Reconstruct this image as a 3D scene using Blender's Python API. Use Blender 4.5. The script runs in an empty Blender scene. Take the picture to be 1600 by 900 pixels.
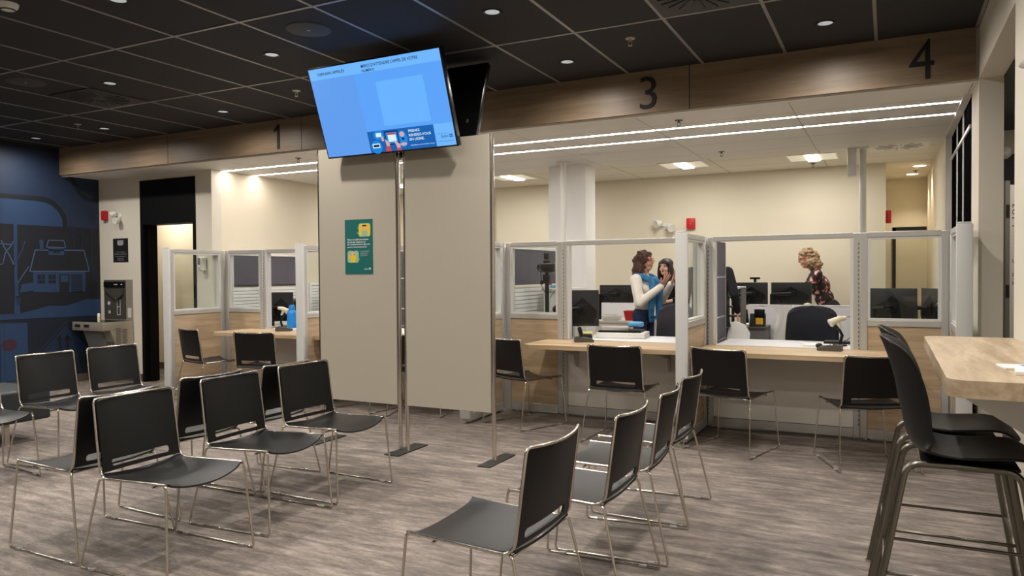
import bpy, bmesh, math, random
import numpy as np
from mathutils import Vector, Matrix, Euler
random.seed(7)
PI = math.pi
SC = bpy.context.scene
COL = SC.collection

# ---------------------------------------------------------------- camera, world, exposure
def make_camera():
    yaw, pitch, roll, f = .466504, -.019897, -.0080573, 1167.4
    F = Vector((-math.sin(yaw)*math.cos(pitch), math.cos(yaw)*math.cos(pitch), math.sin(pitch)))
    R = Vector((math.cos(yaw), math.sin(yaw), 0)); U = R.cross(F)
    R, U = math.cos(roll)*R + math.sin(roll)*U, -math.sin(roll)*R + math.cos(roll)*U
    cam = bpy.data.cameras.new('camera'); o = bpy.data.objects.new('camera', cam); COL.objects.link(o)
    m = Matrix.Identity(4)
    for i in range(3):
        m[i][0] = R[i]; m[i][1] = U[i]; m[i][2] = -F[i]
    m[0][3], m[1][3], m[2][3] = 0, 0, 1.39
    o.matrix_world = m
    cam.sensor_width = 36; cam.lens = f/1600*36; cam.clip_start = .05; cam.clip_end = 60
    SC.camera = o
make_camera()
w = bpy.data.worlds.new('world'); SC.world = w; w.use_nodes = True
w.node_tree.nodes['Background'].inputs[0].default_value = (.9, .85, .8, 1)
w.node_tree.nodes['Background'].inputs[1].default_value = .03
SC.view_settings.view_transform = 'Standard'; SC.view_settings.look = 'None'
SC.view_settings.gamma = 1; SC.view_settings.exposure = 0.15
SC.view_settings.use_curve_mapping = False
P_SPOT = 78.0        # watts of one ceiling downlight
L_STRIP = 31.0       # emission strength of the linear lights over the counters
P_TROFFER = 16.0     # watts of one lay-in light of the back office

# ---------------------------------------------------------------- materials
def s2l(c):
    return tuple(((v/255)/12.92 if v/255 <= .04045 else ((v/255+.055)/1.055)**2.4) for v in c)
MATS = {}
def mat(name, rgb=(200, 200, 200), rough=.5, metal=0., spec=.5, emit=None, estr=0., noise=0., nscale=(8, 8, 8), bump=0., coat=0.):
    if name in MATS: return MATS[name]
    m = bpy.data.materials.new(name); m.use_nodes = True
    nt = m.node_tree; b = nt.nodes['Principled BSDF']
    c = s2l(rgb)
    b.inputs['Base Color'].default_value = (*c, 1)
    b.inputs['Roughness'].default_value = rough; b.inputs['Metallic'].default_value = metal
    b.inputs['Specular IOR Level'].default_value = spec
    b.inputs['Coat Weight'].default_value = coat
    if emit is not None:
        b.inputs['Emission Color'].default_value = (*s2l(emit), 1); b.inputs['Emission Strength'].default_value = estr
    if noise or bump:
        g = nt.nodes.new('ShaderNodeNewGeometry'); mp = nt.nodes.new('ShaderNodeMapping'); mp.inputs['Scale'].default_value = nscale
        n = nt.nodes.new('ShaderNodeTexNoise'); n.inputs['Scale'].default_value = 1; n.inputs['Detail'].default_value = 5
        nt.links.new(g.outputs['Position'], mp.inputs[0]); nt.links.new(mp.outputs[0], n.inputs['Vector'])
        if noise:
            r = nt.nodes.new('ShaderNodeValToRGB')
            r.color_ramp.elements[0].position = .3; r.color_ramp.elements[1].position = .7
            r.color_ramp.elements[0].color = (*[v*(1-noise) for v in c], 1)
            r.color_ramp.elements[1].color = (*[min(1, v*(1+noise)) for v in c], 1)
            nt.links.new(n.outputs['Fac'], r.inputs[0]); nt.links.new(r.outputs[0], b.inputs['Base Color'])
        if bump:
            bp = nt.nodes.new('ShaderNodeBump'); bp.inputs['Strength'].default_value = bump; bp.inputs['Distance'].default_value = .004
            nt.links.new(n.outputs['Fac'], bp.inputs['Height']); nt.links.new(bp.outputs[0], b.inputs['Normal'])
    MATS[name] = m
    return m

def wood_mat(name, dark, light, scale, rough=.45):
    m = bpy.data.materials.new(name); m.use_nodes = True; nt = m.node_tree; b = nt.nodes['Principled BSDF']
    N = nt.nodes.new; L = nt.links.new
    g = N('ShaderNodeNewGeometry'); mp = N('ShaderNodeMapping'); mp.inputs['Scale'].default_value = scale
    n1 = N('ShaderNodeTexNoise'); n1.inputs['Scale'].default_value = 1; n1.inputs['Detail'].default_value = 6; n1.inputs['Distortion'].default_value = .6
    mp2 = N('ShaderNodeMapping'); mp2.inputs['Scale'].default_value = tuple(v*5 for v in scale)
    n2 = N('ShaderNodeTexNoise'); n2.inputs['Scale'].default_value = 1; n2.inputs['Detail'].default_value = 3
    L(g.outputs['Position'], mp.inputs[0]); L(g.outputs['Position'], mp2.inputs[0]); L(mp.outputs[0], n1.inputs['Vector']); L(mp2.outputs[0], n2.inputs['Vector'])
    mx = N('ShaderNodeMath'); mx.operation = 'MULTIPLY_ADD'; mx.inputs[1].default_value = .3; L(n2.outputs['Fac'], mx.inputs[0]); 
    md = N('ShaderNodeMath'); md.operation = 'MULTIPLY'; md.inputs[1].default_value = .75; L(n1.outputs['Fac'], md.inputs[0]); L(md.outputs[0], mx.inputs[2])
    r = N('ShaderNodeValToRGB'); r.color_ramp.elements[0].position = .36; r.color_ramp.elements[1].position = .68
    r.color_ramp.elements[0].color = (*s2l(dark), 1); r.color_ramp.elements[1].color = (*s2l(light), 1)
    L(mx.outputs[0], r.inputs[0]); L(r.outputs[0], b.inputs['Base Color'])
    b.inputs['Roughness'].default_value = rough
    MATS[name] = m; return m

def glass_mat():
    m = bpy.data.materials.new('clear_glass'); m.use_nodes = True; nt = m.node_tree; nt.nodes.clear()
    N = nt.nodes.new; L = nt.links.new
    o = N('ShaderNodeOutputMaterial'); t = N('ShaderNodeBsdfTransparent'); t.inputs[0].default_value = (.93, .955, .945, 1)
    g = N('ShaderNodeBsdfGlossy'); g.inputs['Roughness'].default_value = .01; ge = N('ShaderNodeNewGeometry'); dt = N('ShaderNodeVectorMath'); dt.operation = 'DOT_PRODUCT'; L(ge.outputs['Incoming'], dt.inputs[0]); L(ge.outputs['Normal'], dt.inputs[1])
    ab = N('ShaderNodeMath'); ab.operation = 'ABSOLUTE'; L(dt.outputs['Value'], ab.inputs[0]); iv = N('ShaderNodeMath'); iv.operation = 'SUBTRACT'; iv.inputs[0].default_value = 1; L(ab.outputs[0], iv.inputs[1])
    pw = N('ShaderNodeMath'); pw.operation = 'POWER'; pw.inputs[1].default_value = 4.5; L(iv.outputs[0], pw.inputs[0]); fr = N('ShaderNodeMath'); fr.operation = 'MULTIPLY_ADD'; fr.inputs[1].default_value = .55; fr.inputs[2].default_value = .03; L(pw.outputs[0], fr.inputs[0])
    mx = N('ShaderNodeMixShader'); L(fr.outputs[0], mx.inputs[0]); L(t.outputs[0], mx.inputs[1]); L(g.outputs[0], mx.inputs[2]); L(mx.outputs[0], o.inputs[0])
    MATS['glass'] = m; return m

def floor_mat():
    m = bpy.data.materials.new('woven_vinyl_floor'); m.use_nodes = True; nt = m.node_tree; b = nt.nodes['Principled BSDF']
    N = nt.nodes.new; L = nt.links.new
    g = N('ShaderNodeNewGeometry')
    def noise(sc, det, dist=0.):
        mp = N('ShaderNodeMapping'); mp.inputs['Scale'].default_value = sc; n = N('ShaderNodeTexNoise')
        n.inputs['Scale'].default_value = 1; n.inputs['Detail'].default_value = det; n.inputs['Distortion'].default_value = dist; n.inputs['Roughness'].default_value = .62
        L(g.outputs['Position'], mp.inputs[0]); L(mp.outputs[0], n.inputs['Vector']); return n
    a = noise((4.0, 19.0, 1), 9, .4); c = noise((26, 130, 1), 6, .3); d = noise((1.1, 2.2, 1), 3)
    br = N('ShaderNodeTexBrick'); mp = N('ShaderNodeMapping'); L(g.outputs['Position'], mp.inputs[0]); L(mp.outputs[0], br.inputs['Vector'])
    br.inputs['Scale'].default_value = 1; br.inputs['Brick Width'].default_value = .92; br.inputs['Row Height'].default_value = .46; br.inputs['Mortar Size'].default_value = .0012
    br.inputs['Color1'].default_value = (.44, .44, .44, 1); br.inputs['Color2'].default_value = (.56, .56, .56, 1); br.inputs['Mortar'].default_value = (.3, .3, .3, 1)
    def mul(x, k):
        q = N('ShaderNodeMath'); q.operation = 'MULTIPLY'; q.inputs[1].default_value = k; L(x, q.inputs[0]); return q.outputs[0]
    def add(x, y):
        q = N('ShaderNodeMath'); q.operation = 'ADD'; L(x, q.inputs[0]); L(y, q.inputs[1]); return q.outputs[0]
    s = add(add(mul(a.outputs['Fac'], .5), mul(c.outputs['Fac'], .3)), add(mul(d.outputs['Fac'], .2), mul(br.outputs['Color'], .16)))
    r = N('ShaderNodeValToRGB'); e = r.color_ramp.elements
    e[0].position = .45; e[0].color = (*s2l((78, 72, 69)), 1); e[1].position = .71; e[1].color = (*s2l((164, 152, 142)), 1)
    k = e.new(.58); k.color = (*s2l((120, 110, 103)), 1)
    L(s, r.inputs[0]); L(r.outputs[0], b.inputs['Base Color']); b.inputs['Roughness'].default_value = .62
    b.inputs['Specular IOR Level'].default_value = .3
    bp = N('ShaderNodeBump'); bp.inputs['Strength'].default_value = .15; bp.inputs['Distance'].default_value = .002; L(c.outputs['Fac'], bp.inputs['Height']); L(bp.outputs[0], b.inputs['Normal'])
    MATS['floor'] = m; return m

def grid_mat(name, tile, line, dx, dy, x0, y0, w, rough=.7, noise=.04):
    """ceiling tiles with thin joints, in world X/Y"""
    m = bpy.data.materials.new(name); m.use_nodes = True; nt = m.node_tree; b = nt.nodes['Principled BSDF']
    N = nt.nodes.new; L = nt.links.new
    g = N('ShaderNodeNewGeometry'); sp = N('ShaderNodeSeparateXYZ'); L(g.outputs['Position'], sp.inputs[0])
    outs = []
    for ax, d, o in ((0, dx, x0), (1, dy, y0)):
        a = N('ShaderNodeMath'); a.operation = 'SUBTRACT'; a.inputs[1].default_value = o - 50*d; L(sp.outputs[ax], a.inputs[0])
        q = N('ShaderNodeMath'); q.operation = 'PINGPONG'; q.inputs[1].default_value = d/2; L(a.outputs[0], q.inputs[0])
        c = N('ShaderNodeMath'); c.operation = 'LESS_THAN'; c.inputs[1].default_value = w/2; L(q.outputs[0], c.inputs[0]); outs.append(c.outputs[0])
    mx = N('ShaderNodeMath'); mx.operation = 'MAXIMUM'; L(outs[0], mx.inputs[0]); L(outs[1], mx.inputs[1])
    n = N('ShaderNodeTexNoise'); n.inputs['Scale'].default_value = 4; L(g.outputs['Position'], n.inputs['Vector'])
    r = N('ShaderNodeValToRGB'); c = s2l(tile)
    r.color_ramp.elements[0].color = (*[v*(1-noise) for v in c], 1); r.color_ramp.elements[1].color = (*[v*(1+noise) for v in c], 1); L(n.outputs['Fac'], r.inputs[0])
    mc = N('ShaderNodeMix'); mc.data_type = 'RGBA'; L(mx.outputs[0], mc.inputs['Factor']); L(r.outputs[0], mc.inputs['A']); mc.inputs['B'].default_value = (*s2l(line), 1)
    L(mc.outputs['Result'], b.inputs['Base Color']); b.inputs['Roughness'].default_value = rough
    MATS[name] = m; return m

def floral_mat():
    m = bpy.data.materials.new('floral_fabric'); m.use_nodes = True; nt = m.node_tree; b = nt.nodes['Principled BSDF']
    N = nt.nodes.new; L = nt.links.new
    tc = N('ShaderNodeTexCoord'); n = N('ShaderNodeTexNoise'); n.inputs['Scale'].default_value = 17; n.inputs['Detail'].default_value = 2
    L(tc.outputs['Object'], n.inputs['Vector'])
    r = N('ShaderNodeValToRGB'); e = r.color_ramp.elements; e[0].position = .55; e[0].color = (*s2l((34, 26, 26)), 1); e[1].position = .67; e[1].color = (*s2l((222, 190, 180)), 1)
    k = e.new(.60); k.color = (*s2l((168, 96, 92)), 1); L(n.outputs['Fac'], r.inputs[0]); L(r.outputs[0], b.inputs['Base Color']); b.inputs['Roughness'].default_value = .8
    MATS['floral'] = m; return m

def M(k): return MATS[k]
mat('cream_wall', (214, 207, 192), .75, noise=.015, nscale=(2, 2, 2))
mat('office_wall', (224, 214, 192), .75, noise=.015, nscale=(2, 2, 2))
mat('white_wall', (222, 218, 208), .7)
mat('navy', (12, 21, 38), .6); mat('mural_blue', (31, 57, 92), .6); mat('mural_mid', (20, 38, 64), .6); mat('mural_dark', (13, 17, 29), .6)
mat('mural_line', (66, 90, 122), .6); mat('mural_pipe', (10, 15, 26), .6); mat('mural_red', (60, 30, 48), .6)
mat('black_gloss', (14, 14, 15), .25); mat('black_matte', (16, 16, 17), .7)
mat('black_plastic', (12, 12, 13), .40, spec=.34, bump=.12, nscale=(700, 700, 700))
mat('seat_plastic', (10, 10, 11), .38, spec=.58, bump=.12, nscale=(700, 700, 700))
mat('door_black', (5, 5, 6), .6, spec=.15); mat('dark_glass', (12, 12, 15), .9, spec=0.)
mat('column_white', (244, 242, 238), .7)
mat('stool_plastic', (14, 14, 15), .42, spec=.4, bump=.1, nscale=(600, 600, 600))
mat('chrome', (215, 208, 198), .16, 1.)
mat('stool_steel', (122, 118, 108), .28, 1.)
mat('rail', (190, 188, 184), .42, .35); mat('rail_light', (214, 213, 210), .45, .1); mat('slot_dark', (70, 68, 66), .6)
mat('clip', (150, 148, 144), .2, spec=.6)
mat('laminate_grey', (226, 221, 212), .55); mat('laminate_white', (232, 231, 234), .4)
mat('screen_panel', (172, 164, 149), .8, noise=.01, nscale=(300, 300, 300))
mat('steel_plate', (52, 52, 50), .45, .4)
mat('dark_fabric', (92, 88, 97), .9, noise=.04, nscale=(200, 200, 200)); mat('slat_white', (235, 234, 232), .5)
mat('chair_fabric', (30, 31, 38), .95, bump=.2, nscale=(500, 500, 500)); mat('mesh_fabric', (48, 46, 54), .9)
mat('vinyl', (44, 48, 50), .45, bump=.08, nscale=(60, 60, 60))
mat('tbar', (150, 146, 142), .35, .35); mat('vent_grey', (60, 58, 56), .6); mat('vent_black', (17, 17, 18), .5)
mat('white_plastic', (226, 224, 218), .45); mat('beige_plastic', (214, 205, 176), .45); mat('red_plastic', (190, 30, 34), .4)
mat('lens', (235, 238, 240), .3, emit=(215, 232, 240), estr=.3)
mat('strip', (255, 255, 255), .3, emit=(255, 248, 242), estr=L_STRIP)
mat('troffer_lens', (255, 255, 255), .3, emit=(255, 250, 235), estr=3.2); mat('troffer_side', (236, 232, 214), .5, emit=(255, 246, 215), estr=.25)
mat('steel', (176, 168, 152), .4, .45); mat('steel_dark', (84, 81, 75), .45, .3)
mat('monitor_back', (38, 39, 41), .32); mat('monitor_face', (84, 82, 76), .35)
mat('paper', (236, 234, 228), .8); mat('yellow', (238, 178, 40), .7); mat('blue_plastic', (22, 128, 205), .4); mat('light_blue', (90, 160, 205), .6)
mat('cab_grey', (112, 110, 108), .6); mat('dark_blue', (18, 52, 112), .7); mat('note_yellow', (226, 216, 140), .8)
mat('skin', (214, 158, 134), .6); mat('skin_pale', (226, 178, 158), .6); mat('lips', (176, 88, 84), .5); mat('eye', (40, 32, 30), .4)
mat('hair_brown', (74, 46, 34), .7, noise=.35, nscale=(90, 90, 90)); mat('hair_dark', (42, 28, 26), .55, noise=.2, nscale=(120, 40, 40)); mat('hair_blond', (150, 124, 92), .7, noise=.4, nscale=(90, 90, 90))
mat('sweater', (226, 220, 208), .9, noise=.03, nscale=(60, 60, 60)); mat('jeans', (28, 42, 72), .9, noise=.2, nscale=(40, 40, 40)); mat('black_cloth', (22, 22, 26), .9); mat('scarf', (52, 118, 164), .9, noise=.55, nscale=(30, 30, 10)); mat('shoe', (30, 28, 28), .6)
mat('navy_cloth', (28, 60, 130), .9); mat('poster_green', (0, 96, 92), .5); mat('poster_yellow', (226, 190, 40), .6); mat('poster_mint', (140, 186, 150), .6); mat('white_ink', (240, 240, 236), .6); mat('poster_skin', (226, 170, 140), .6)
mat('sign_black', (18, 18, 22), .6); mat('grey_ink', (150, 150, 152), .5)
mat('door_white', (224, 220, 212), .55); mat('sign_grey', (120, 116, 112), .5); mat('baseboard', (86, 74, 66), .6)
def em(name, rgb, k=1.0):
    k *= .90
    return mat(name, (8, 8, 8), .35, emit=rgb, estr=k)
em('tv_bg', (92, 164, 250), .98); em('tv_head', (112, 184, 255), .98); em('tv_col', (96, 158, 240), .98); em('tv_sq', (104, 178, 255), 1.)
em('tv_banner', (12, 96, 176)); em('tv_white', (214, 240, 255)); em('tv_ink', (8, 34, 74), .8); em('tv_circle', (22, 132, 222)); em('tv_red', (208, 72, 66)); em('tv_skin', (214, 168, 170)); em('tv_navy', (6, 44, 96)); em('tv_flag', (20, 96, 176))
wood_mat('wood', (166, 142, 113), (200, 177, 147), (1.3, 1.3, 22)); wood_mat('wood_fascia', (113, 95, 74), (139, 119, 96), (.9, .9, 14)); wood_mat('wood_counter', (172, 146, 112), (206, 180, 146), (1.2, 9, 9)); wood_mat('wood_table', (158, 136, 110), (200, 180, 152), (13, 1.6, 13), .4)
glass_mat(); floor_mat(); floral_mat()
grid_mat('black_tiles', (30, 29, 30), (30, 29, 30), .62, 1.24, -1.94, 4.845, .001, .75)
grid_mat('white_planks', (222, 218, 210), (150, 146, 140), 1.225, .61, .53, 6.0, .007, .6, .01)
grid_mat('office_tiles', (226, 220, 204), (176, 170, 156), 1.22, .61, -.70, 10.45, .014, .8, .01)

# ---------------------------------------------------------------- mesh helpers
def fillet(pts, r, n=5):
    pts = [Vector(p) for p in pts]; out = [pts[0]]
    for i in range(1, len(pts)-1):
        a, b, c = pts[i-1], pts[i], pts[i+1]
        u = (a-b); v = (c-b); k = min(r, u.length*.49, v.length*.49)
        u = u.normalized()*k; v = v.normalized()*k
        for j in range(n+1):
            t = j/n
            out.append((b+u)*(1-t)**2 + b*2*t*(1-t) + (b+v)*t*t)
    out.append(pts[-1]); return out

class MB:
    def __init__(s): s.bm = bmesh.new(); s.mi = 0
    def _new(s, n0):
        s.bm.faces.ensure_lookup_table()
        for f in s.bm.faces[n0:]: f.material_index = s.mi
    def box(s, x0, x1, y0, y1, z0, z1, bev=0, m=None, seg=2):
        n0 = len(s.bm.faces)
        vs = [s.bm.verts.new((x, y, z)) for z in (z0, z1) for y in (y0, y1) for x in (x0, x1)]
        fs = [s.bm.faces.new([vs[i] for i in q]) for q in ((0, 2, 3, 1), (4, 5, 7, 6), (0, 1, 5, 4), (2, 6, 7, 3), (0, 4, 6, 2), (1, 3, 7, 5))]
        if m is not None: bmesh.ops.transform(s.bm, matrix=m, verts=vs)
        if bev:
            es = list({e for f in fs for e in f.edges})
            bmesh.ops.bevel(s.bm, geom=es, offset=bev, segments=seg, affect='EDGES', profile=.6)
        s._new(n0); return s
    def tube(s, pts, r, seg=8, closed=False, cap=True):
        n0 = len(s.bm.faces); pts = [Vector(p) for p in pts]; N = len(pts); rings = []
        rr = r if isinstance(r, (list, tuple)) else [r]*N
        prev = None
        for i, p in enumerate(pts):
            if closed: d = pts[(i+1) % N]-pts[i-1]
            else: d = pts[min(i+1, N-1)]-pts[max(i-1, 0)]
            d.normalize()
            if prev is None:
                a = Vector((0, 0, 1)) if abs(d.z) < .9 else Vector((1, 0, 0)); u = a.cross(d).normalized()
            else:
                u = prev - d*prev.dot(d)
                u = u.normalized() if u.length > 1e-6 else prev
            prev = u; v = d.cross(u)
            rings.append([s.bm.verts.new(p + (u*math.cos(2*PI*k/seg)+v*math.sin(2*PI*k/seg))*rr[i]) for k in range(seg)])
        rg = range(N if closed else N-1)
        for i in rg:
            A, B = rings[i], rings[(i+1) % N]
            for k in range(seg): s.bm.faces.new((A[k], A[(k+1) % seg], B[(k+1) % seg], B[k]))
        if cap and not closed:
            s.bm.faces.new(rings[0][::-1]); s.bm.faces.new(rings[-1])
        s._new(n0); return s
    def cyl(s, p0, p1, r, seg=16, r1=None):
        return s.tube([p0, p1], [r, r if r1 is None else r1], seg)
    def ell(s, c, rad, seg=12, rings=8, m=None):
        n0 = len(s.bm.faces)
        T = Matrix.Translation(Vector(c)) @ (m if m else Matrix.Identity(4)) @ Matrix.Diagonal((*rad, 1))
        bmesh.ops.create_uvsphere(s.bm, u_segments=seg, v_segments=rings, radius=1, matrix=T); s._new(n0); return s
    def prism(s, poly, a0, a1, ax='y', m=None):
        """polygon (2-D) extruded from a0 to a1 along an axis; the 2-D axes are the other two in x,y,z order"""
        n0 = len(s.bm.faces)
        def P(u, v, a): return {'x': (a, u, v), 'y': (u, a, v), 'z': (u, v, a)}[ax]
        A = [s.bm.verts.new(P(u, v, a0)) for u, v in poly]; B = [s.bm.verts.new(P(u, v, a1)) for u, v in poly]
        f1 = s.bm.faces.new(A); f2 = s.bm.faces.new(B[::-1]); n = len(poly)
        for i in range(n): s.bm.faces.new((A[i], B[i], B[(i+1) % n], A[(i+1) % n]))
        if m is not None: bmesh.ops.transform(s.bm, matrix=m, verts=A+B)
        s._new(n0); return s
    def lathe(s, prof, seg=24, c=(0, 0, 0), m=None):
        n0 = len(s.bm.faces); R = []; allv = []
        for r, z in prof:
            if r < 1e-6: R.append([s.bm.verts.new((c[0], c[1], c[2]+z))]*seg); allv.append(R[-1][0])
            else:
                R.append([s.bm.verts.new((c[0]+r*math.cos(2*PI*k/seg), c[1]+r*math.sin(2*PI*k/seg), c[2]+z)) for k in range(seg)]); allv += R[-1]
        for A, B in zip(R, R[1:]):
            for k in range(seg):
                q = []
                for v in (A[k], A[(k+1) % seg], B[(k+1) % seg], B[k]):
                    if v not in q: q.append(v)
                if len(q) > 2: s.bm.faces.new(q)
        if m is not None: bmesh.ops.transform(s.bm, matrix=m, verts=allv)
        s._new(n0); return s
    def grid(s, fn, nu, nv, skip=None, thick=0):
        n0 = len(s.bm.faces)
        V = [[s.bm.verts.new(fn(i, j)) for j in range(nv+1)] for i in range(nu+1)]
        fs = []
        for i in range(nu):
            for j in range(nv):
                if skip and skip(i, j): continue
                fs.append(s.bm.faces.new((V[i][j], V[i+1][j], V[i+1][j+1], V[i][j+1])))
        if thick: 
            bmesh.ops.recalc_face_normals(s.bm, faces=fs)
            bmesh.ops.solidify(s.bm, geom=fs, thickness=thick)
        for v in [v for v in s.bm.verts if not v.link_faces]: s.bm.verts.remove(v)
        s._new(n0); return s
    def build(s, name, mats, parent=None, smooth=40, recalc=True, mw=None):
        if recalc: bmesh.ops.recalc_face_normals(s.bm, faces=s.bm.faces)
        me = bpy.data.meshes.new(name); s.bm.to_mesh(me); s.bm.free()
        for k in (mats if isinstance(mats, (list, tuple)) else [mats]): me.materials.append(M(k) if isinstance(k, str) else k)
        if smooth:
            for p in me.polygons: p.use_smooth = True
            me.set_sharp_from_angle(angle=math.radians(smooth))
        o = bpy.data.objects.new(name, me); COL.objects.link(o)
        if parent is not None: o.parent = parent
        return o

def thing(name, label, cat, loc=(0, 0, 0), rotz=0, group=None, rot=None):
    o = bpy.data.objects.new(name, None); COL.objects.link(o); o.empty_display_size = .1
    o.location = loc; o.rotation_euler = rot if rot else (0, 0, rotz)
    o['label'] = label; o['category'] = cat
    if group: o['group'] = group
    return o
def tag(o, label, cat, group=None, loc=None, rotz=0):
    o['label'] = label; o['category'] = cat
    if group: o['group'] = group
    if loc: o.location = loc; o.rotation_euler = (0, 0, rotz)
    return o
def struct(name, mb, m, parent=None, **k):
    o = mb.build(name, m, parent, **k)
    if parent is None: o['kind'] = 'structure'
    return o
def dup(root, loc, rotz, label, group=None):
    r = root.copy(); COL.objects.link(r); r.location = loc; r.rotation_euler = (0, 0, rotz); r['label'] = label
    if group: r['group'] = group
    for ch in list(root.children):
        c = ch.copy(); COL.objects.link(c); c.parent = r
        for g in ch.children:
            d = g.copy(); COL.objects.link(d); d.parent = c
    return r
def B(*a, **k): return MB().box(*a, **k)

def text_bm(mb, txt, x0, z0, w, h, y=0., bold=0.):
    """flat lettering fitted into the box x0..x0+w, z0..z0+h of the XZ plane at depth y, read from -Y"""
    cu = bpy.data.curves.new('lettering', 'FONT'); cu.body = txt; cu.size = 1; cu.offset = bold; cu.resolution_u = 3
    o = bpy.data.objects.new('lettering', cu); COL.objects.link(o)
    bpy.context.view_layer.update()
    dg = bpy.context.evaluated_depsgraph_get(); me = bpy.data.meshes.new_from_object(o.evaluated_get(dg))
    vs = [v.co.copy() for v in me.vertices]
    xa = min(v.x for v in vs); xb = max(v.x for v in vs); ya = min(v.y for v in vs); yb = max(v.y for v in vs)
    n0 = len(mb.bm.faces)
    nv = [mb.bm.verts.new((x0+(v.x-xa)/(xb-xa)*w, y, z0+(v.y-ya)/(yb-ya)*h)) for v in vs]
    for p in me.polygons:
        try: mb.bm.faces.new([nv[i] for i in p.vertices])
        except ValueError: pass
    mb._new(n0)
    bpy.data.objects.remove(o); bpy.data.curves.remove(cu); bpy.data.meshes.remove(me)
    return mb

# ================================================================ STRUCTURE
XL, XR = -9.6, .555
ZB, ZW = 3.05, 2.70
YF = 6.06
struct('floor', B(-11.6, 2.6, -3.2, 12.8, -.1, 0), 'floor')
struct('wall_left', B(-9.75, XL, -3.2, 6.58, 0, 3.2), 'navy')
struct('wall_back', B(-9.75, 2.6, -3.3, -3.2, 0, 3.2), 'cream_wall')
struct('ceiling', B(XL, XR, -3.2, YF-.005, ZB, ZB+.1), 'black_tiles')
# right-hand wall: solid to Y 4.41, then a header over the doorway, then the pier by the counters
rw = MB(); rw.box(XR, .70, -3.2, 4.41, 0, 3.2); rw.box(XR, .70, 4.41, 6.05, ZW, 3.2); rw.box(XR, .70, 6.05, 6.55, 0, 3.2)
struct('wall_right', rw, 'cream_wall')
# front wall with the black doorway (left of the counters)
fw = MB(); YWL = 6.58
fw.box(XL, -8.755, YWL, YWL+.15, 0, ZW+.2); fw.box(-7.73, -7.45, YWL, YWL+.15, 0, ZW+.2); fw.box(-8.755, -7.73, YWL, YWL+.15, 2.634, ZW+.2)
struct('wall_front', fw, 'cream_wall')
d = MB(); d.box(-8.755, -7.73, YWL-.012, YWL+.2, 2.06, 2.634)
d.box(-8.755, -8.70, YWL-.012, YWL+.2, 0, 2.06); d.box(-7.775, -7.73, YWL-.012, YWL+.2, 0, 2.06); d.box(-8.70, -8.665, YWL+.05, YWL+.16, 0, 2.06)
struct('door_1', d, 'door_black')
# small room behind the doorway
r = MB(); r.box(-11.4, -7.59, 7.62, 7.72, 0, 2.8); r.box(-11.5, -11.4, 6.6, 7.72, 0, 2.8); r.box(-11.4, -9.6, 6.58, 6.66, 0, 2.8)
struct('wall_anteroom', r, 'office_wall')
struct('ceiling', B(-11.4, -7.6, 6.79, 7.62, 2.5, 2.56), 'white_wall')
struct('baseboard_anteroom', B(-11.4, -7.6, 7.605, 7.62, 0, .1), 'baseboard')
struct('wall_side', B(-7.6, -7.45, 6.73, 10.5, 0, 2.95), 'office_wall')
struct('wall_office', B(-7.6, -.03, 10.45, 10.6, 0, 2.95), 'office_wall')
r = MB(); r.box(-.18, -.03, 10.6, 12.45, 0, 2.95); r.box(-.18, .70, 12.45, 12.6, 0, 2.95); r.box(.50, .70, 8.5, 12.45, 0, 2.95)
struct('wall_corridor', r, 'office_wall')
struct('ceiling', B(XL, .70, YF+.02, 8.78, ZW, ZW+.08), 'white_planks')
struct('ceiling', B(-7.6, .70, 8.78, 12.6, ZW+.03, ZW+.1), 'office_tiles')
struct('column', B(-3.775, -3.285, 8.53, 8.86, 0, ZW+.03), 'column_white')
# wood bulkhead, five boards with the seams of the photo, over a white soffit lip
wb = MB(); seams = [XL, -7.545, -5.50, -3.45, -1.43, .54]
for a, b in zip(seams, seams[1:]): wb.box(a+.004, b-.004, YF-.02, YF+.01, ZW+.005, ZB)
struct('trim_1', wb, 'wood_fascia')
struct('trim_2', B(XL, .555, YF+.01, YF+.06, ZW-.012, ZB), 'white_wall')
for n, (a, b, c, dd) in enumerate(((XL, XL+.012, -3.2, 6.58),)): struct('baseboard_left', B(a, b, c, dd, 0, .1), 'baseboard')
bb = MB(); bb.box(XL+.012, -8.76, YWL-.012, YWL, 0, .1); bb.box(-7.73, -7.45, YWL-.012, YWL, 0, .1)
struct('baseboard_front', bb, 'baseboard')
# black tile ceiling grid
tb = MB()
x = -1.94-.62*13
while x < XR:
    if x > XL: tb.box(x-.011, x+.011, -3.2, YF-.03, ZB-.004, ZB+.001)
    x += .62
y = 4.845-1.24*7
while y < YF-.03:
    if y > -3.2: tb.box(XL, XR, y-.011, y+.011, ZB-.0045, ZB+.001)
    y += 1.24
struct('trim_3', tb, 'tbar', smooth=0)
# dark glazed side window of the office (right), with light mullions
gl = B(.552, .57, 6.55, 8.5, 0, ZW)
g0 = struct('window_1', gl, 'dark_glass')
mu = MB()
for yy in (7.15, 7.75, 8.45): mu.box(.542, .552, yy-.008, yy+.008, 0, ZW)
mu.box(.54, .552, 6.55, 8.5, 2.45, 2.475); mu.box(.50, .57, 8.46, 8.5, 0, ZW); mu.box(.50, .57, 6.55, 8.5, ZW-.02, ZW)
struct('window_frame', mu, 'white_wall', g0)
# corridor seen through the doorway on the right
r = MB(); r.box(.70, 2.5, 8.3, 8.4, 0, 2.8); r.box(2.4, 2.5, 3.9, 8.3, 0, 2.8); r.box(.70, 2.4, 3.9, 4.0, 0, 2.8); r.box(.70, .74, 6.55, 8.3, 0, 2.8)
struct('wall_exam_corridor', r, 'cream_wall')
struct('ceiling', B(.705, 2.4, 3.2, 8.3, 2.68, 2.75), 'vent_grey')
struct('trim_4', B(.745, 2.4, 8.24, 8.295, 0, 2.45), 'sign_black')
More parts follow.
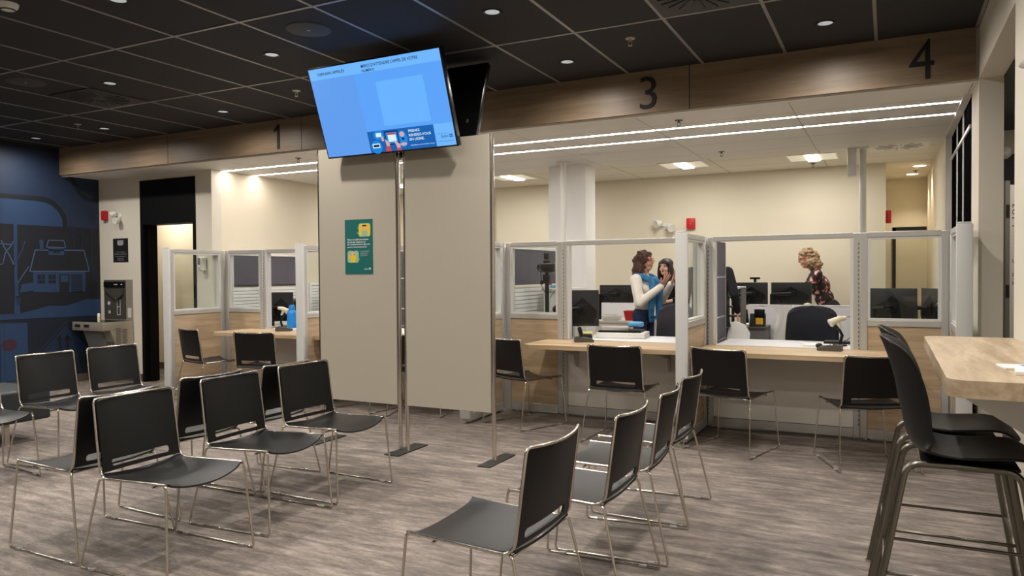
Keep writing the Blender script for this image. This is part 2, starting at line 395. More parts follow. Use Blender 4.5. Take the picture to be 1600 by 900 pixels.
# back office black door frame and far corridor door
dn = MB(); dn.box(-6.5, -6.44, 10.42, 10.45, 0, 2.61); dn.box(-5.62, -5.56, 10.42, 10.45, 0, 2.61); dn.box(-6.44, -5.62, 10.42, 10.45, 2.55, 2.61)
struct('door_2', dn, 'black_gloss')
dn = MB(); dn.box(.055, .10, 12.41, 12.45, 0, 2.02); dn.box(.055, .5, 12.41, 12.45, 1.97, 2.02)
d3 = struct('door_3', dn, 'black_gloss'); struct('door_leaf', B(.10, .5, 12.43, 12.449, 0, 1.97), 'office_wall', d3)

# ---- mural on the left wall
mb = MB()
X0 = XL
def mpoly(pts, lvl, mi):
    mb.mi = mi
    f = [mb.bm.verts.new((X0+.0015*lvl, a, b)) for a, b in pts]; n0 = len(mb.bm.faces); g = bmesh.ops.triangle_fill  # noqa
    fc = mb.bm.faces.new(f); fc.material_index = mi
    if fc.normal.x < 0: fc.normal_flip()
def mline(pts, w, lvl, mi):
    for (a, b), (c, dd) in zip(pts, pts[1:]):
        dx, dy = c-a, dd-b; L = math.hypot(dx, dy); nx, ny = -dy/L*w/2, dx/L*w/2
        mpoly([(a-nx, b-ny), (c-nx, dd-ny), (c+nx, dd+ny), (a+nx, b+ny)], lvl, mi)
mm = ['navy', 'mural_blue', 'mural_mid', 'mural_dark', 'mural_line', 'mural_pipe', 'mural_red']
mpoly([(1.5, 2.04), (6.575, 2.04), (6.575, 2.99), (1.5, 2.99)], 1, 2)
mpoly([(1.5, .87), (6.575, .87), (6.575, 2.04), (1.5, 2.04)], 1, 3)
top = [(5.31, 2.41), (5.72, 2.41), (5.86, 2.41), (5.96, 2.37), (6.06, 2.28), (6.12, 2.18), (6.13, 2.03)]; bot = [(5.31, 2.35), (5.7, 2.35), (5.84, 2.34), (5.93, 2.31), (6.02, 2.23), (6.07, 2.13), (6.07, 2.03)]
top[0] = (1.5, 2.41); bot[0] = (1.5, 2.35)
mpoly([(1.5, 2.04)] + [(a, b) for a, b in bot if b > 2.04] + [(6.07, 2.04)], 2, 1)
for i in range(len(top)-1): mpoly([bot[i], bot[i+1], top[i+1], top[i]], 3, 5)
a1 = [(6.18, 2.7), (6.2, 2.6), (6.28, 2.48), (6.39, 2.41), (6.57, 2.38)]; a2 = [(6.24, 2.7), (6.26, 2.62), (6.33, 2.52), (6.42, 2.45), (6.57, 2.44)]
for i in range(4): mpoly([a1[i], a1[i+1], a2[i+1], a2[i]], 3, 5)
# trees
mpoly([(5.44, .92), (5.52, .92), (5.50, 1.23), (5.49, 1.4), (5.50, 2.04), (5.455, 2.04), (5.45, 1.5), (5.455, 1.2)], 4, 1)
mline([(5.49, 1.31), (5.56, 1.42), (5.63, 1.52)], .012, 4, 4); mline([(5.49, 1.6), (5.55, 1.72), (5.59, 1.84)], .014, 4, 1)
mline([(5.46, 1.52), (5.40, 1.66), (5.34, 1.76), (5.31, 1.84)], .014, 4, 4); mline([(5.2, 1.8), (5.43, 1.79), (5.45, 1.83)], .012, 4, 4); mline([(5.43, 1.78), (5.36, 1.7), (5.32, 1.55), (5.25, 1.54)], .012, 4, 4)
for yy, zb in ((6.21, 1.75), (6.32, 1.74), (6.46, 1.3)):
    mline([(yy, 2.03), (yy+.005, zb)], .012, 3, 2); mline([(yy, zb+.12), (yy+.05, zb+.25)], .006, 3, 2); mline([(yy, zb+.16), (yy-.05, zb+.27)], .006, 3, 2)
# three more distant trees and a second drawn house further to the left
for yy in (2.6, 3.3, 4.1, 4.8): mline([(yy, .95), (yy+.01, 2.04)], .04, 3, 1)
# snow bank, house
mpoly([(1.5, .93), (5.28, .94), (5.52, .94), (5.66, .97), (5.87, 1.02), (6.1, 1.01), (6.38, 1.09), (6.57, 1.08), (6.57, .86), (5.68, .87), (1.5, .88)], 2, 1)
mpoly([(5.52, 1.2), (5.68, 1.22), (5.68, 1.32), (5.54, 1.3)], 2, 1)
mpoly([(5.68, 1.2), (6.01, 1.19), (6.01, 1.42), (6.15, 1.42), (6.14, 1.19), (6.36, 1.19), (6.37, 1.47), (5.68, 1.48)], 3, 1)
mpoly([(5.64, 1.46), (6.42, 1.46), (6.35, 1.74), (5.71, 1.73)], 4, 3)
mline([(5.64, 1.46), (6.42, 1.46), (6.35, 1.74), (5.71, 1.73), (5.64, 1.46)], .014, 5, 4)
mpoly([(5.88, 1.67), (6.08, 1.67), (6.08, 1.77), (5.87, 1.77)], 5, 1); mpoly([(5.85, 1.77), (6.10, 1.77), (6.08, 1.86), (5.88, 1.86)], 5, 3); mpoly([(5.93, 1.70), (6.03, 1.70), (6.03, 1.74), (5.93, 1.74)], 6, 3)
mline([(5.85, 1.77), (6.10, 1.77), (6.08, 1.86), (5.88, 1.86), (5.85, 1.77)], .012, 6, 4)
mpoly([(5.77, 1.73), (5.81, 1.73), (5.82, 1.86), (5.76, 1.86)], 5, 1)
for ya in (5.735, 5.872):
    for k in range(2): mpoly([(ya+k*.05, 1.36), (ya+.042+k*.05, 1.36), (ya+.042+k*.05, 1.42), (ya+k*.05, 1.42)], 5, 3)
    mpoly([(ya, 1.31), (ya+.092, 1.31), (ya+.092, 1.345), (ya, 1.345)], 5, 3)
mpoly([(6.03, 1.32), (6.13, 1.32), (6.13, 1.41), (6.03, 1.41)], 3, 1)
mpoly([(6.17, 1.19), (6.32, 1.19), (6.32, 1.42), (6.17, 1.42)], 5, 3)
for i in range(6):
    for j in range(9):
        c = (6.185+i*.024+(j % 2)*.008, 1.205+j*.024); mpoly([(c[0]+.009*math.cos(t*PI/3), c[1]+.009*math.sin(t*PI/3)) for t in range(6)], 6, 1)
mpoly([(5.48, 1.05), (5.52, 1.05), (5.53, 1.14), (5.47, 1.14)], 6, 2); mline([(5.46, 1.15), (5.54, 1.15)], .014, 6, 5)
# lower band: square panel and diamond road sign with two arrows
mpoly([(5.27, .0+.11), (5.6, .11), (5.6, .82), (5.28, .83)], 2, 1); mpoly([(4.4, .11), (5.2, .11), (5.2, .8), (4.4, .8)], 2, 1)
mpoly([(5.38+.09*math.cos(t*PI/8), .56+.07*math.sin(t*PI/8)) for t in range(16)], 3, 6)
D = [(6.08, .80), (5.74, .46), (6.07, .12), (6.43, .46)]
def scl(P, k): cx, cy = 6.08, .46; return [(cx+(a-cx)*k, cy+(b-cy)*k) for a, b in P]
mpoly(D, 2, 2); mpoly(scl(D, .94), 3, 5); mpoly(scl(D, .86), 4, 2)
for xx in (6.0, 6.10): mpoly([(xx-.015, .25), (xx+.015, .25), (xx+.015, .56), (xx+.045, .56), (xx, .64), (xx-.045, .56), (xx-.015, .56)], 5, 5)
for yy in (5.32, 5.95+.01): mline([(yy, .1), (yy, 3.0)], .002, 7, 5)
o = mb.build('wall_mural', mm, smooth=0, recalc=False); tag(o, 'dark blue wall mural of a house, trees and snow beside the drinking fountain', 'mural')

# ================================================================ LIGHT FITTINGS
def downlight(x, y, label, group=None, on=True):
    t = thing('ceiling_downlight', label, 'ceiling light', (x, y, ZB), 0, group)
    MB().lathe([(.047, -.002), (.062, -.006), (.064, 0), (.050, .02)], 24).build('trim_ring', 'black_plastic', t)
    MB().lathe([(0, -.001), (.047, -.001), (.047, .004), (0, .004)], 24).build('lens', 'lens', t)
    li = bpy.data.lights.new('downlight_lamp', 'SPOT'); li.energy = P_SPOT; li.spot_size = math.radians(172); li.spot_blend = 1.0; li.shadow_soft_size = .045; li.color = (1, .945, .87)
    lo = bpy.data.objects.new('downlight_lamp', li); COL.objects.link(lo); lo.parent = t; lo.location = (0, 0, -.015)
    return t
for x, y, l in ((-5.98, 4.22, 'round downlight in the black ceiling above the round dark grille'), (-4.15, 4.25, 'round downlight in the black ceiling left of the round ceiling speaker'), (-2.25, 4.22, 'round downlight in the black ceiling right above the lit screen'),
                (-7.86, 5.47, 'small round downlight close to the left end of the wood bulkhead'), (-9.11, 5.46, 'farthest left round downlight near the blue mural wall'), (-6.02, 5.48, 'small round downlight in the black ceiling above number 1'),
                (-2.26, 5.485, 'round downlight in the black ceiling right of the dark second screen'), (-.38, 5.46, 'round downlight in the black ceiling left above number 4'), (-4.135, 2.98, 'round downlight cut by the top edge of the picture, above the black ceiling grid')):
    downlight(x, y, l)
for x, y in ((-4.13, 5.48), (-.38, 4.22), (-8.0, 4.22), (-9.1, 2.98), (-7.9, 2.98), (-6.0, 2.98), (-2.25, 2.98), (-.38, 2.98), (-6.0, 1.73), (-4.13, 1.73), (-2.25, 1.73), (-.38, 1.73), (-7.9, 1.73), (-4.13, .2), (-2.25, .2), (-.38, .2), (-6.0, .2), (-2.25, -1.6), (-6, -1.6)):
    downlight(x, y, 'round recessed downlight in the black tiled ceiling outside the view', 'ceiling downlights out of view')

def strip(x0, x1, y, z, label):
    t = thing('linear_light', label, 'linear light', ((x0+x1)/2, y, z), 0, 'linear lights over the counters'); L = (x1-x0)/2-.012
    MB().box(-L, L, -.026, .026, -.003, .0, bev=.001, seg=1).build('diffuser', 'strip', t, smooth=0)
    MB().box(-L-.01, L+.01, -.034, -.026, -.004, .0).box(-L-.01, L+.01, .026, .034, -.004, .0).build('housing', 'rail_light', t, smooth=0)
ends = [.53-1.225*k for k in range(7)] + [-7.44]
for row, (yy, nm) in enumerate(((6.78, 'front'), (7.28, 'rear'))):
    for k in range(len(ends)-1):
        strip(ends[k+1], ends[k], yy, ZW, '%s row linear light over the counters, segment %s' % (nm, ('at the right end below number 4', 'left of the right end segment', 'below number 3', 'right beside the tall screens', 'hidden behind the tall screens', 'second from the left end below number 1', 'at the left end by the bright wall')[k]))
def troffer(x, y, label):
    t = thing('ceiling_troffer', label, 'ceiling light', (x, y, ZW+.03), 0, None)
    m = MB(); m.box(-.28, .28, -.28, -.26, -.006, 0); m.box(-.28, .28, .26, .28, -.006, 0); m.box(-.28, -.26, -.26, .26, -.006, 0); m.box(.26, .28, -.26, .26, -.006, 0); m.build('frame', 'white_plastic', t)
    MB().box(-.26, .26, -.26, .26, -.002, .0).build('reflector', 'troffer_side', t); MB().box(-.07, .07, -.25, .25, -.02, -.002, bev=.006).build('lens', 'troffer_lens', t)
    li = bpy.data.lights.new('troffer_lamp', 'AREA'); li.shape = 'SQUARE'; li.size = .5; li.energy = P_TROFFER; li.color = (1, .975, .93)
    lo = bpy.data.objects.new('troffer_lamp', li); COL.objects.link(lo); lo.parent = t; lo.location = (0, 0, -.024)
troffer(-2.29, 9.38, 'square lit ceiling troffer in the office above the red fire alarm')
troffer(-.80, 9.50, 'square lit ceiling troffer in the office beside the white power pole')
troffer(-4.70, 9.38, 'square lit ceiling troffer seen in the slit between the tall screens')
troffer(-6.6, 9.38, 'unseen square ceiling troffer added as fill light behind the left tall screen')  # added out of sight as fill light for the back office
def cans(x, y, label):
    t = thing('corridor_downlight', label, 'ceiling light', (x, y, ZW+.03)); MB().lathe([(0, -.004), (.07, -.004), (.075, 0)], 20).build('lens', 'troffer_lens', t)
    li = bpy.data.lights.new('can_lamp', 'SPOT'); li.energy = 26; li.spot_size = math.radians(110); li.spot_blend = .6; li.shadow_soft_size = .05; li.color = (1, .88, .7)
    lo = bpy.data.objects.new('can_lamp', li); COL.objects.link(lo); lo.parent = t; lo.location = (0, 0, -.02)
cans(.36, 11.0, 'nearer small round downlight in the far corridor ceiling'); cans(.30, 11.9, 'farther small round downlight in the far corridor ceiling')
# lamps of the small room and of the exam corridor
for nm, x, y, z, e in (('ceiling_panel_light', -9.3, 7.2, 2.5, 11), ('ceiling_panel_light', 1.5, 6.9, 2.68, 9)):
    t = thing(nm, 'flat ceiling panel light in the %s, out of view' % ('small room behind the black door' if z < 2.6 else 'side corridor'), 'ceiling light', (x, y, z)); MB().box(-.15, .15, -.15, .15, -.01, 0).build('lens', 'troffer_lens', t)
    li = bpy.data.lights.new('panel_lamp', 'AREA'); li.size = .3; li.energy = e; li.color = (1, .93, .82); lo = bpy.data.objects.new('panel_lamp', li); COL.objects.link(lo); lo.parent = t; lo.location = (0, 0, -.02)

# ceiling devices
def sprinkler(x, y, z, label, m='steel'):
    t = thing('fire_sprinkler', label, 'sprinkler', (x, y, z))
    MB().lathe([(0, -.004), (.034, -.004), (.036, 0)], 20).build('escutcheon', m, t)
    q = MB(); q.cyl((0, 0, -.004), (0, 0, -.022), .008, 8); q.tube([(-.012, 0, -.018), (-.013, 0, -.04), (0, 0, -.05), (.013, 0, -.04), (.012, 0, -.018)], .0025, 6); q.lathe([(0, -.052), (.016, -.052), (.016, -.05), (0, -.05)], 12); q.build('sprinkler_head', m, t)
sprinkler(-4.77, 5.18, ZB, 'white fire sprinkler in the black ceiling left of the lit screen', 'white_plastic'); sprinkler(-1.64, 5.155, ZB, 'fire sprinkler in the black ceiling above number 3'); sprinkler(-7.89, 5.18, ZB, 'small fire sprinkler in the black ceiling far left')
sprinkler(-5.915, 6.44, ZW, 'small fire sprinkler under the white ceiling below number 1', 'steel_dark'); sprinkler(-1.62, 6.45, ZW, 'small fire sprinkler under the white ceiling right of number 3', 'steel_dark'); sprinkler(-1.63, 8.36, ZW, 'fire sprinkler hanging behind the linear lights', 'steel_dark'); sprinkler(-.84, 10.05, ZW+.03, 'fire sprinkler beside the office troffer near the power pole', 'steel_dark'); sprinkler(.33, 11.5, ZW+.03, 'fire sprinkler between the two corridor downlights', 'steel_dark')
def speaker(x, y, label):
    t = thing('ceiling_speaker', label, 'speaker', (x, y, ZB)); MB().lathe([(0, -.007), (.14, -.007), (.15, -.004), (.152, 0)], 36).build('grille', 'vent_grey', t)
    MB().box(-.012, .012, -.003, .003, -.009, -.0072).build('badge', 'white_plastic', t)
speaker(-3.507, 3.933, 'round grey ceiling speaker left above the lit screen'); speaker(-6.56, 3.854, 'round dark ceiling speaker far left above the black door')
t = thing('smoke_detector', 'white round smoke detector at the top left corner of the view', 'smoke detector', (-4.78, 2.712, ZB)); MB().lathe([(0, -.04), (.04, -.038), (.055, -.02), (.06, 0)], 28).build('housing', 'white_plastic', t); MB().lathe([(.035, -.041), (.045, -.036), (.03, -.036)], 20).build('vent_ring', 'slot_dark', t)
def diffuser(x, y, m, label, slot='vent_black'):
    t = thing('swirl_air_diffuser', label, 'air vent', (x, y, ZB)); MB().box(-.298, .298, -.298, .298, -.008, -.005).build('face_plate', m, t)
    for k in range(20):
        a = 2*PI*k/20; R = Matrix.Rotation(a, 4, 'Z') @ Matrix.Translation((.165, .02, 0))
        MB().box(-.085, .085, -.007, .007, -.014, -.008, m=R).build('slot', slot, t)
diffuser(-1.01, 4.52, 'vent_grey', 'square swirl air diffuser with black radial slots at the top right of the black ceiling')
diffuser(-6.56, 4.52, 'vent_black', 'square black swirl air diffuser at the left of the black ceiling', 'vent_grey')
t = thing('swirl_air_diffuser', 'white swirl air diffuser in the office ceiling near the dark side windows', 'air vent', (.10, 9.1, ZW+.03)); MB().box(-.29, .29, -.29, .29, -.01, 0).build('face_plate', 'white_plastic', t)
for k in range(12): MB().box(-.08, .08, -.01, .01, -.016, -.01, m=Matrix.Rotation(2*PI*k/12, 4, 'Z') @ Matrix.Translation((.15, .02, 0))).build('slot', 'rail', t)

# ================================================================ numerals on the bulkhead
def numeral(txt, x0, x1, z0, z1, label):
    m = MB(); text_bm(m, txt, 0, 0, x1-x0, z1-z0, 0, -.004)
    r = bmesh.ops.extrude_face_region(m.bm, geom=m.bm.faces[:]); vs = [g for g in r['geom'] if isinstance(g, bmesh.types.BMVert)]; bmesh.ops.translate(m.bm, vec=(0, .006, 0), verts=vs)
    o = m.build('counter_number', 'black_matte', smooth=0); tag(o, label, 'number', None, (x0, YF-.0265, z0))
o = MB().prism([(.048, 0), (.082, 0), (.082, .26), (.060, .26), (.0, .205), (.012, .182), (.048, .212)], 0, .006).build('counter_number', 'black_matte', smooth=0); tag(o, 'black numeral 1 on the left part of the wood bulkhead', 'number', None, (-5.885, YF-.0265, 2.735))
numeral('3', -1.84, -1.70, 2.735, 3.0, 'black numeral 3 on the wood bulkhead')
numeral('4', .13, .285, 2.735, 3.01, 'black numeral 4 at the right end of the wood bulkhead')

# ================================================================ COUNTER PARTITIONS
def slots(m, x, y, z0, z1, ax):
    z = z0
    while z < z1:
        m.box(x-.004, x+.004, y-.004, y+.004, z, z+.018) ; z += .034
def partition(L, kind, label, loc, rotz, end_post=None, th=.07, cap=None, grp=None):
    """local +X runs along the panel, thickness in Y, base at z=0"""
    t = thing('glazed_partition' if kind == 'glazed' else 'service_window_frame', label, 'partition', loc, rotz, grp)
    h = th/2
    f = MB(); w = .055 if kind == 'glazed' else .05
    f.box(0, w, -h, h, .02, 1.695, bev=.004, seg=1); f.box(L-w, L, -h, h, .02, 1.695, bev=.004, seg=1); f.box(w, L-w, -h, h, 1.655, 1.70, bev=.004, seg=1)
    if kind == 'glazed': f.box(w, L-w, -h, h, .935, .985, bev=.004, seg=1)
    f.box(w, L-w, -h, h, .02, .095, bev=.003, seg=1); f.build('frame', 'rail', t)
    if kind == 'glazed':
        MB().box(w, L-w, -h+.012, h-.012, .097, .933).build('wood_panel', 'wood', t)
        MB().box(w-.002, L-w+.002, -.003, .003, .983, 1.657).build('glass_pane', 'glass', t, smooth=0)
        i = MB()
        for a, b, c, dd in ((w, w+.02, .985, 1.655), (L-w-.02, L-w, .985, 1.655), (w+.02, L-w-.02, .985, 1.0), (w+.02, L-w-.02, 1.64, 1.655)): i.box(a, b, -h+.008, h-.008, c, dd)
        i.build('glazing_bead', 'rail_light', t)
    else:
        MB().box(w, L-w, -h+.01, h-.01, .10, .70).build('modesty_panel', 'laminate_grey', t)
        i = MB(); i.box(w, w+.022, -h+.004, h-.004, .745, 1.655); i.box(L-w-.022, L-w, -h+.004, h-.004, .745, 1.655); i.build('inner_jamb', 'rail_light', t)
    if end_post is not None:
        a = -.03 if end_post == 0 else L
        q = MB(); q.box(a, a+.03, -h-.012, h+.012, .05, 1.705, bev=.008); q.box(a+.003, a+.027, -h-.004, h+.004, 1.705, 1.715, bev=.003); q.build('end_post', 'rail_light', t)
    for xx in (.06, L-.06): MB().lathe([(0, 0), (.022, 0), (.022, .006), (.008, .01), (.008, .022), (0, .022)], 12, (xx, 0, 0)).build('leveling_foot', 'chrome', t)
    if kind == 'glazed' or True:
        s = MB()
        for yy in (-h,): 
            z = .12
            while z < 1.62:
                if kind != 'glazed': s.box(-.001 if False else .006, .012, yy-.001, yy+.002, z, z+.02); s.box(L-.012, L-.006, yy-.001, yy+.002, z, z+.02)
                z += .036
        if kind != 'glazed': s.build('slotted_channel', 'slot_dark', t, smooth=0)
        else: s.bm.free()
    return t
YP = 6.745   # centre line of the back plane (front face 6.71)
XW = [-7.42, -5.46, -3.49, -1.475, .465]
# stations 1,3: glazed bay left, window right; station 4 mirrored; station 2 mirrored too
partition(.63, 'glazed', 'narrow glazed wood partition beside the left end counter, in front of the white louvres', (-7.38, YP, 0), 0)
partition(1.25, 'open', 'white framed service window of the left counter with the blue bottle', (-6.75, YP, 0), 0)
partition(1.28, 'open', 'white framed service window hidden behind the left tall screen', (-5.42, YP, 0), 0)
partition(.61, 'glazed', 'narrow glazed partition hidden behind the tall screens', (-4.14, YP, 0), 0)
partition(.62, 'glazed', 'narrow glazed wood partition in front of the camera on its stand', (-3.45, YP, 0), 0)
partition(1.34, 'open', 'white framed service window of the counter below number 3', (-2.83, YP, 0), 0)
partition(1.23, 'open', 'white framed service window of the counter with the barcode scanner, below number 4', (-1.435, YP, 0), 0)
partition(.63, 'glazed', 'narrow glazed wood partition at the right end behind the wood table', (-.205, YP, 0), 0)
wl = ['glazed wood divider wing at the far left end of the counters', 'glazed wood divider wing just left of the tall screens', 'glazed wood divider wing behind the right tall screen', 'glazed wood divider wing between the windows of numbers 3 and 4', 'glazed wood divider wing at the right end against the pier']
for i, X in enumerate(XW):
    y0 = 5.91 if i == 0 else 5.96
    partition(6.695-y0, 'glazed', wl[i], (X, y0, 0), PI/2, end_post=0, th=.075)
# counters
def counter(x0, x1, left_round, label, grp=None):
    t = thing('service_counter', label, 'counter', ((x0+x1)/2, YP, 0)); c = (x0+x1)/2; a, b = x0-c, x1-c
    def rr(y0, y1, A, Bx, rad, which):
        pts = []
        if which == 'l':
            pts = [(A, y1), (A, y0+rad)] + [(A+rad-rad*math.cos(k*PI/12), y0+rad-rad*math.sin(k*PI/12)) for k in range(1, 7)] + [(Bx, y0), (Bx, y1)]
        else:
            pts = [(A, y1), (A, y0), (Bx-rad, y0)] + [(Bx-rad+rad*math.sin(k*PI/12), y0+rad-rad*math.cos(k*PI/12)) for k in range(1, 7)] + [(Bx, y1)]
        return pts
    w = 'l' if left_round else 'r'
    MB().prism(rr(-.66, -.037, a, b, .10, w), .705, .742, 'z').build('counter_top', 'wood_counter', t)
    MB().box(max(a, a+.23) if left_round else a+.06, b-.06 if left_round else b-.23, -.04, .62, .706, .7435).build('work_surface', 'laminate_white', t)
    s = MB()
    for xx in ((a+.30, b-.25) if left_round else (a+.25, b-.30)): s.prism([(-.60, .703), (-.04, .703), (-.04, .48), (-.10, .60)], xx-.012, xx+.012, 'x')
    s.build('bracket', 'rail', t)
counter(-6.95, -5.51, True, 'light wood counter with the card reader and the blue bottle behind it, below number 1')
counter(-5.41, -3.95, False, 'light wood counter hidden behind the tall screens')
counter(-2.98, -1.525, True, 'light wood counter below number 3 piled with papers')
counter(-1.425, .04-.02, False, 'light wood counter below number 4 with the barcode scanner')
# dividers behind the counters
def divider(x, y0, y1, kind, label):
    t = thing('office_divider', label, 'divider', (x, y0, 0)); L = y1-y0
    H = 1.27 if kind == 'low' else 1.67; w = .008 if kind == 'full' else .04
    m = MB(); m.box(-.03, .03, 0, w, 0, H, bev=.002, seg=1); m.box(-.03, .03, L-w, L, 0, H, bev=.002, seg=1)
    if kind != 'full': m.box(-.03, .03, w, L-w, H-.03, H, bev=.004, seg=1)
    m.box(-.03, .03, w, L-w, .02, .08); m.build('frame', 'slat_white' if kind != 'full' else 'rail', t)
    if kind != 'full':
        if kind == 'slat': MB().box(-.02, .02, .04, L-.04, 1.265, 1.64).build('fabric_panel', 'dark_fabric', t)
        s = MB(); z = .10
        while z < 1.22: s.box(-.02, .022, .04, L-.04, z, z+.034); z += .042
        s.build('slatted_panel', 'slat_white', t, smooth=0); MB().box(-.008, .008, .04, L-.04, .08, 1.24).build('core_panel', 'rail', t)  # core tinted grey to paint shadow lines into the gaps between slats
    else:
        for a, b in ((.10, .735), (.75, .95), (.965, 1.33), (1.345, 1.67)): MB().box(-.026, .026, .009, L-.009, a, b).build('fabric_panel', 'dark_fabric', t)
        MB().box(-.02, .02, .009, L-.009, .08, 1.66).build('core_panel', 'slat_white', t)
divider(-7.40+.0, 6.80, 8.20, 'slat', 'office divider with dark top panel and white louvres behind the left end counter')
divider(-5.45, 6.80, 7.78, 'full', 'office divider of stacked dark panels seen in the slit between the tall screens')
divider(-3.49, 6.80, 8.15, 'slat', 'office divider with dark top panel and white louvres behind the camera stand')
divider(-1.45, 6.80, 7.49, 'full', 'office divider of stacked dark grey panels left of the man in the black suit')
# power poles
for x, y, l in ((-3.44, 8.20, 'white round power pole in front of the office column'), (-.25, 9.05, 'white round power pole rising behind the right counter')):
    t = thing('power_pole', l, 'pole', (x, y, 0)); z = ZW if y < 8.7 else ZW+.03
    MB().cyl((0, 0, 0), (0, 0, z), .035, 20).build('pole', 'white_plastic', t); MB().lathe([(0, -.012), (.08, -.012), (.08, 0), (0, 0)], 24, (0, 0, z)).build('ceiling_flange', 'white_plastic', t)
    if x > -1: MB().box(-.15, -.06, -.10, .02, 2.42, z, bev=.008).build('junction_box', 'white_plastic', t)

# ================================================================ TALL SCREENS
def tall_screen(x0, x1, ztop, poles, plates, label):
    t = thing('freestanding_screen', label, 'screen divider', ((x0+x1)/2, 4.82, 0)); c = (x0+x1)/2
    MB().box(x0-c, x1-c, -.012, .012, .365, ztop, bev=.002, seg=1).build('panel', 'screen_panel', t)
    for p in poles:
        MB().cyl((p-c, .003, .008), (p-c, .003, ztop+.003), .0165, 14).build('pole', 'chrome', t)
    for p, w in plates:
        q = MB().box(p-c-w, p-c+w, -.165, .25, 0, .009, bev=.001, seg=1).build('base_plate', 'steel_plate', t)
        MB().lathe([(0, .0091), (.007, .0091), (.007, .011), (0, .011)], 8, (p-c, -.12, 0)).lathe([(0, .0091), (.007, .0091), (.007, .011), (0, .011)], 8, (p-c, .21, 0)).build('bolt', 'chrome', q)
ls = tall_screen(-4.20, -3.435, 2.415, (-4.205, -3.418), ((-4.21, .05), (-3.425, .03)), 'left tall beige screen with the green poster')
rs = tall_screen(-3.345, -2.60, 2.405, (-3.352, -2.585), ((-3.36, .034), (-2.585, .05)), 'right tall beige screen, blank, below the dark screen')
# poster
t = thing('wall_poster', 'green notice poster with yellow speech bubbles on the left tall screen', 'poster', (-3.793, 4.8075, 1.393)); W, H = .275, .437
MB().box(-W/2, W/2, -.003, 0, 0, H).build('sheet', 'poster_green', t, smooth=0)
def pp(m, u0, u1, v0, v1, y): m.box((u0-.5)*W, (u1-.5)*W, y-.0003, y, v0*H, v1*H, bev=0)
def rrect(m, u0, u1, v0, v1, y, r=.02):
    x0, x1, z0, z1 = (u0-.5)*W, (u1-.5)*W, v0*H, v1*H; pts = []
    for cx, cz, a in ((x1-r, z1-r, 0), (x0+r, z1-r, 90), (x0+r, z0+r, 180), (x1-r, z0+r, 270)):
        for k in range(5): b = math.radians(a+k*22.5); pts.append((cx+r*math.cos(b), cz+r*math.sin(b)))
    m.prism(pts, y-.0003, y)
a = MB(); a.mi = 0; rrect(a, .50, .93, .68, .925, -.0032); a.prism([((.50-.5)*W, .84*H), ((.45-.5)*W, .86*H), ((.52-.5)*W, .80*H)], -.0035, -.0032); a.prism([((.48-.5)*W, .76*H), ((.42-.5)*W, .77*H), ((.54-.5)*W, .70*H)], -.0035, -.0032)
a.mi = 1; rrect(a, .52, .915, .695, .915, -.0036, .017); a.mi = 0; rrect(a, .62, .82, .685, .79, -.004, .012); a.mi = 2; a.lathe([(0, 0), (.022, 0), (.022, .0004), (0, .0004)], 14, m=Matrix.Translation(((.72-.5)*W, -.0041, .845*H)) @ Matrix.Rotation(PI/2, 4, 'X')); a.mi = 3; pp(a, .64, .79, .87, .895, -.0046); PM = ['poster_mint', 'poster_yellow', 'poster_skin', 'black_matte']; a.build('speech_bubble', PM, t, smooth=0); a = MB()
a.mi = 0; rrect(a, .09, .50, .205, .43, -.0032); a.prism([(.0*W, .27*H), (.05*W, .30*H), (-.01*W, .23*H)], -.0035, -.0032); a.mi = 3; pp(a, .24, .34, .30, .43, -.0036); a.mi = 2; a.lathe([(0, 0), (.018, 0), (.018, .0004), (0, .0004)], 14, m=Matrix.Translation(((.28-.5)*W, -.0041, .385*H)) @ Matrix.Rotation(PI/2, 4, 'X')); a.mi = 1; rrect(a, .20, .40, .215, .345, -.0044, .008); a.mi = 2; pp(a, .13, .19, .29, .36, -.0044)
a.build('speech_bubble', PM, t, smooth=0)
a = MB()
for s_, u1, v in (('Nous ne tolérons aucune', .855, .618), ('forme de violence ou', .74, .572), ('de comportement agressif', .905, .525), ('envers notre personnel.', .80, .477)): text_bm(a, s_, (.09-.5)*W, v*H, (u1-.09)*W, .033*H, -.0036, .01)
for k, u1 in enumerate((.90, .82, .86, .78, .84, .80)): text_bm(a, 'Le respect mutuel est essentiel', (.56-.5)*W, (.415-.018*k)*H, (u1-.56)*W, .011*H, -.0036)
text_bm(a, 'Québec', (.70-.5)*W, .075*H, .15*W, .03*H, -.0036)
for k in range(4): pp(a, .87+.03*(k % 2), .895+.03*(k % 2), .082+.017*(k//2), .096+.017*(k//2), -.0036)
a.build('lettering', 'white_ink', t, smooth=0)

# ================================================================ SCREENS HUNG FROM THE CEILING
W, H = 1.197, .675
t = thing('wall_display', 'lit blue waiting room display screen tilted down in front of the tall screens', 'display screen', (-3.391, 4.570, 2.643), rot=(math.radians(19.5), 0, math.radians(-1)))
MB().box(-W/2-.012, W/2+.012, 0, .045, -H/2-.012, H/2+.012, bev=.004).box(-.30, .30, .045, .065, -.2, .2, bev=.005).build('housing', 'black_gloss', t)
def rect(m, u0, u1, v0, v1, y, mi): m.mi = mi; m.box((u0-.5)*W, (u1-.5)*W, y-.0003, y, (v0-.5)*H, (v1-.5)*H)
m = MB(); rect(m, 0, 1, 0, 1, -.001, 0); rect(m, 0, 1, .878, 1, -.0016, 1); rect(m, 0, .355, 0, .878, -.0016, 2); rect(m, .503, .853, .282, .766, -.0016, 3); rect(m, .355, .86, 0, .24, -.0016, 4); rect(m, .86, 1, 0, .24, -.0016, 1)
m.build('screen', ['tv_bg', 'tv_head', 'tv_col', 'tv_sq', 'tv_banner'], t, smooth=0)
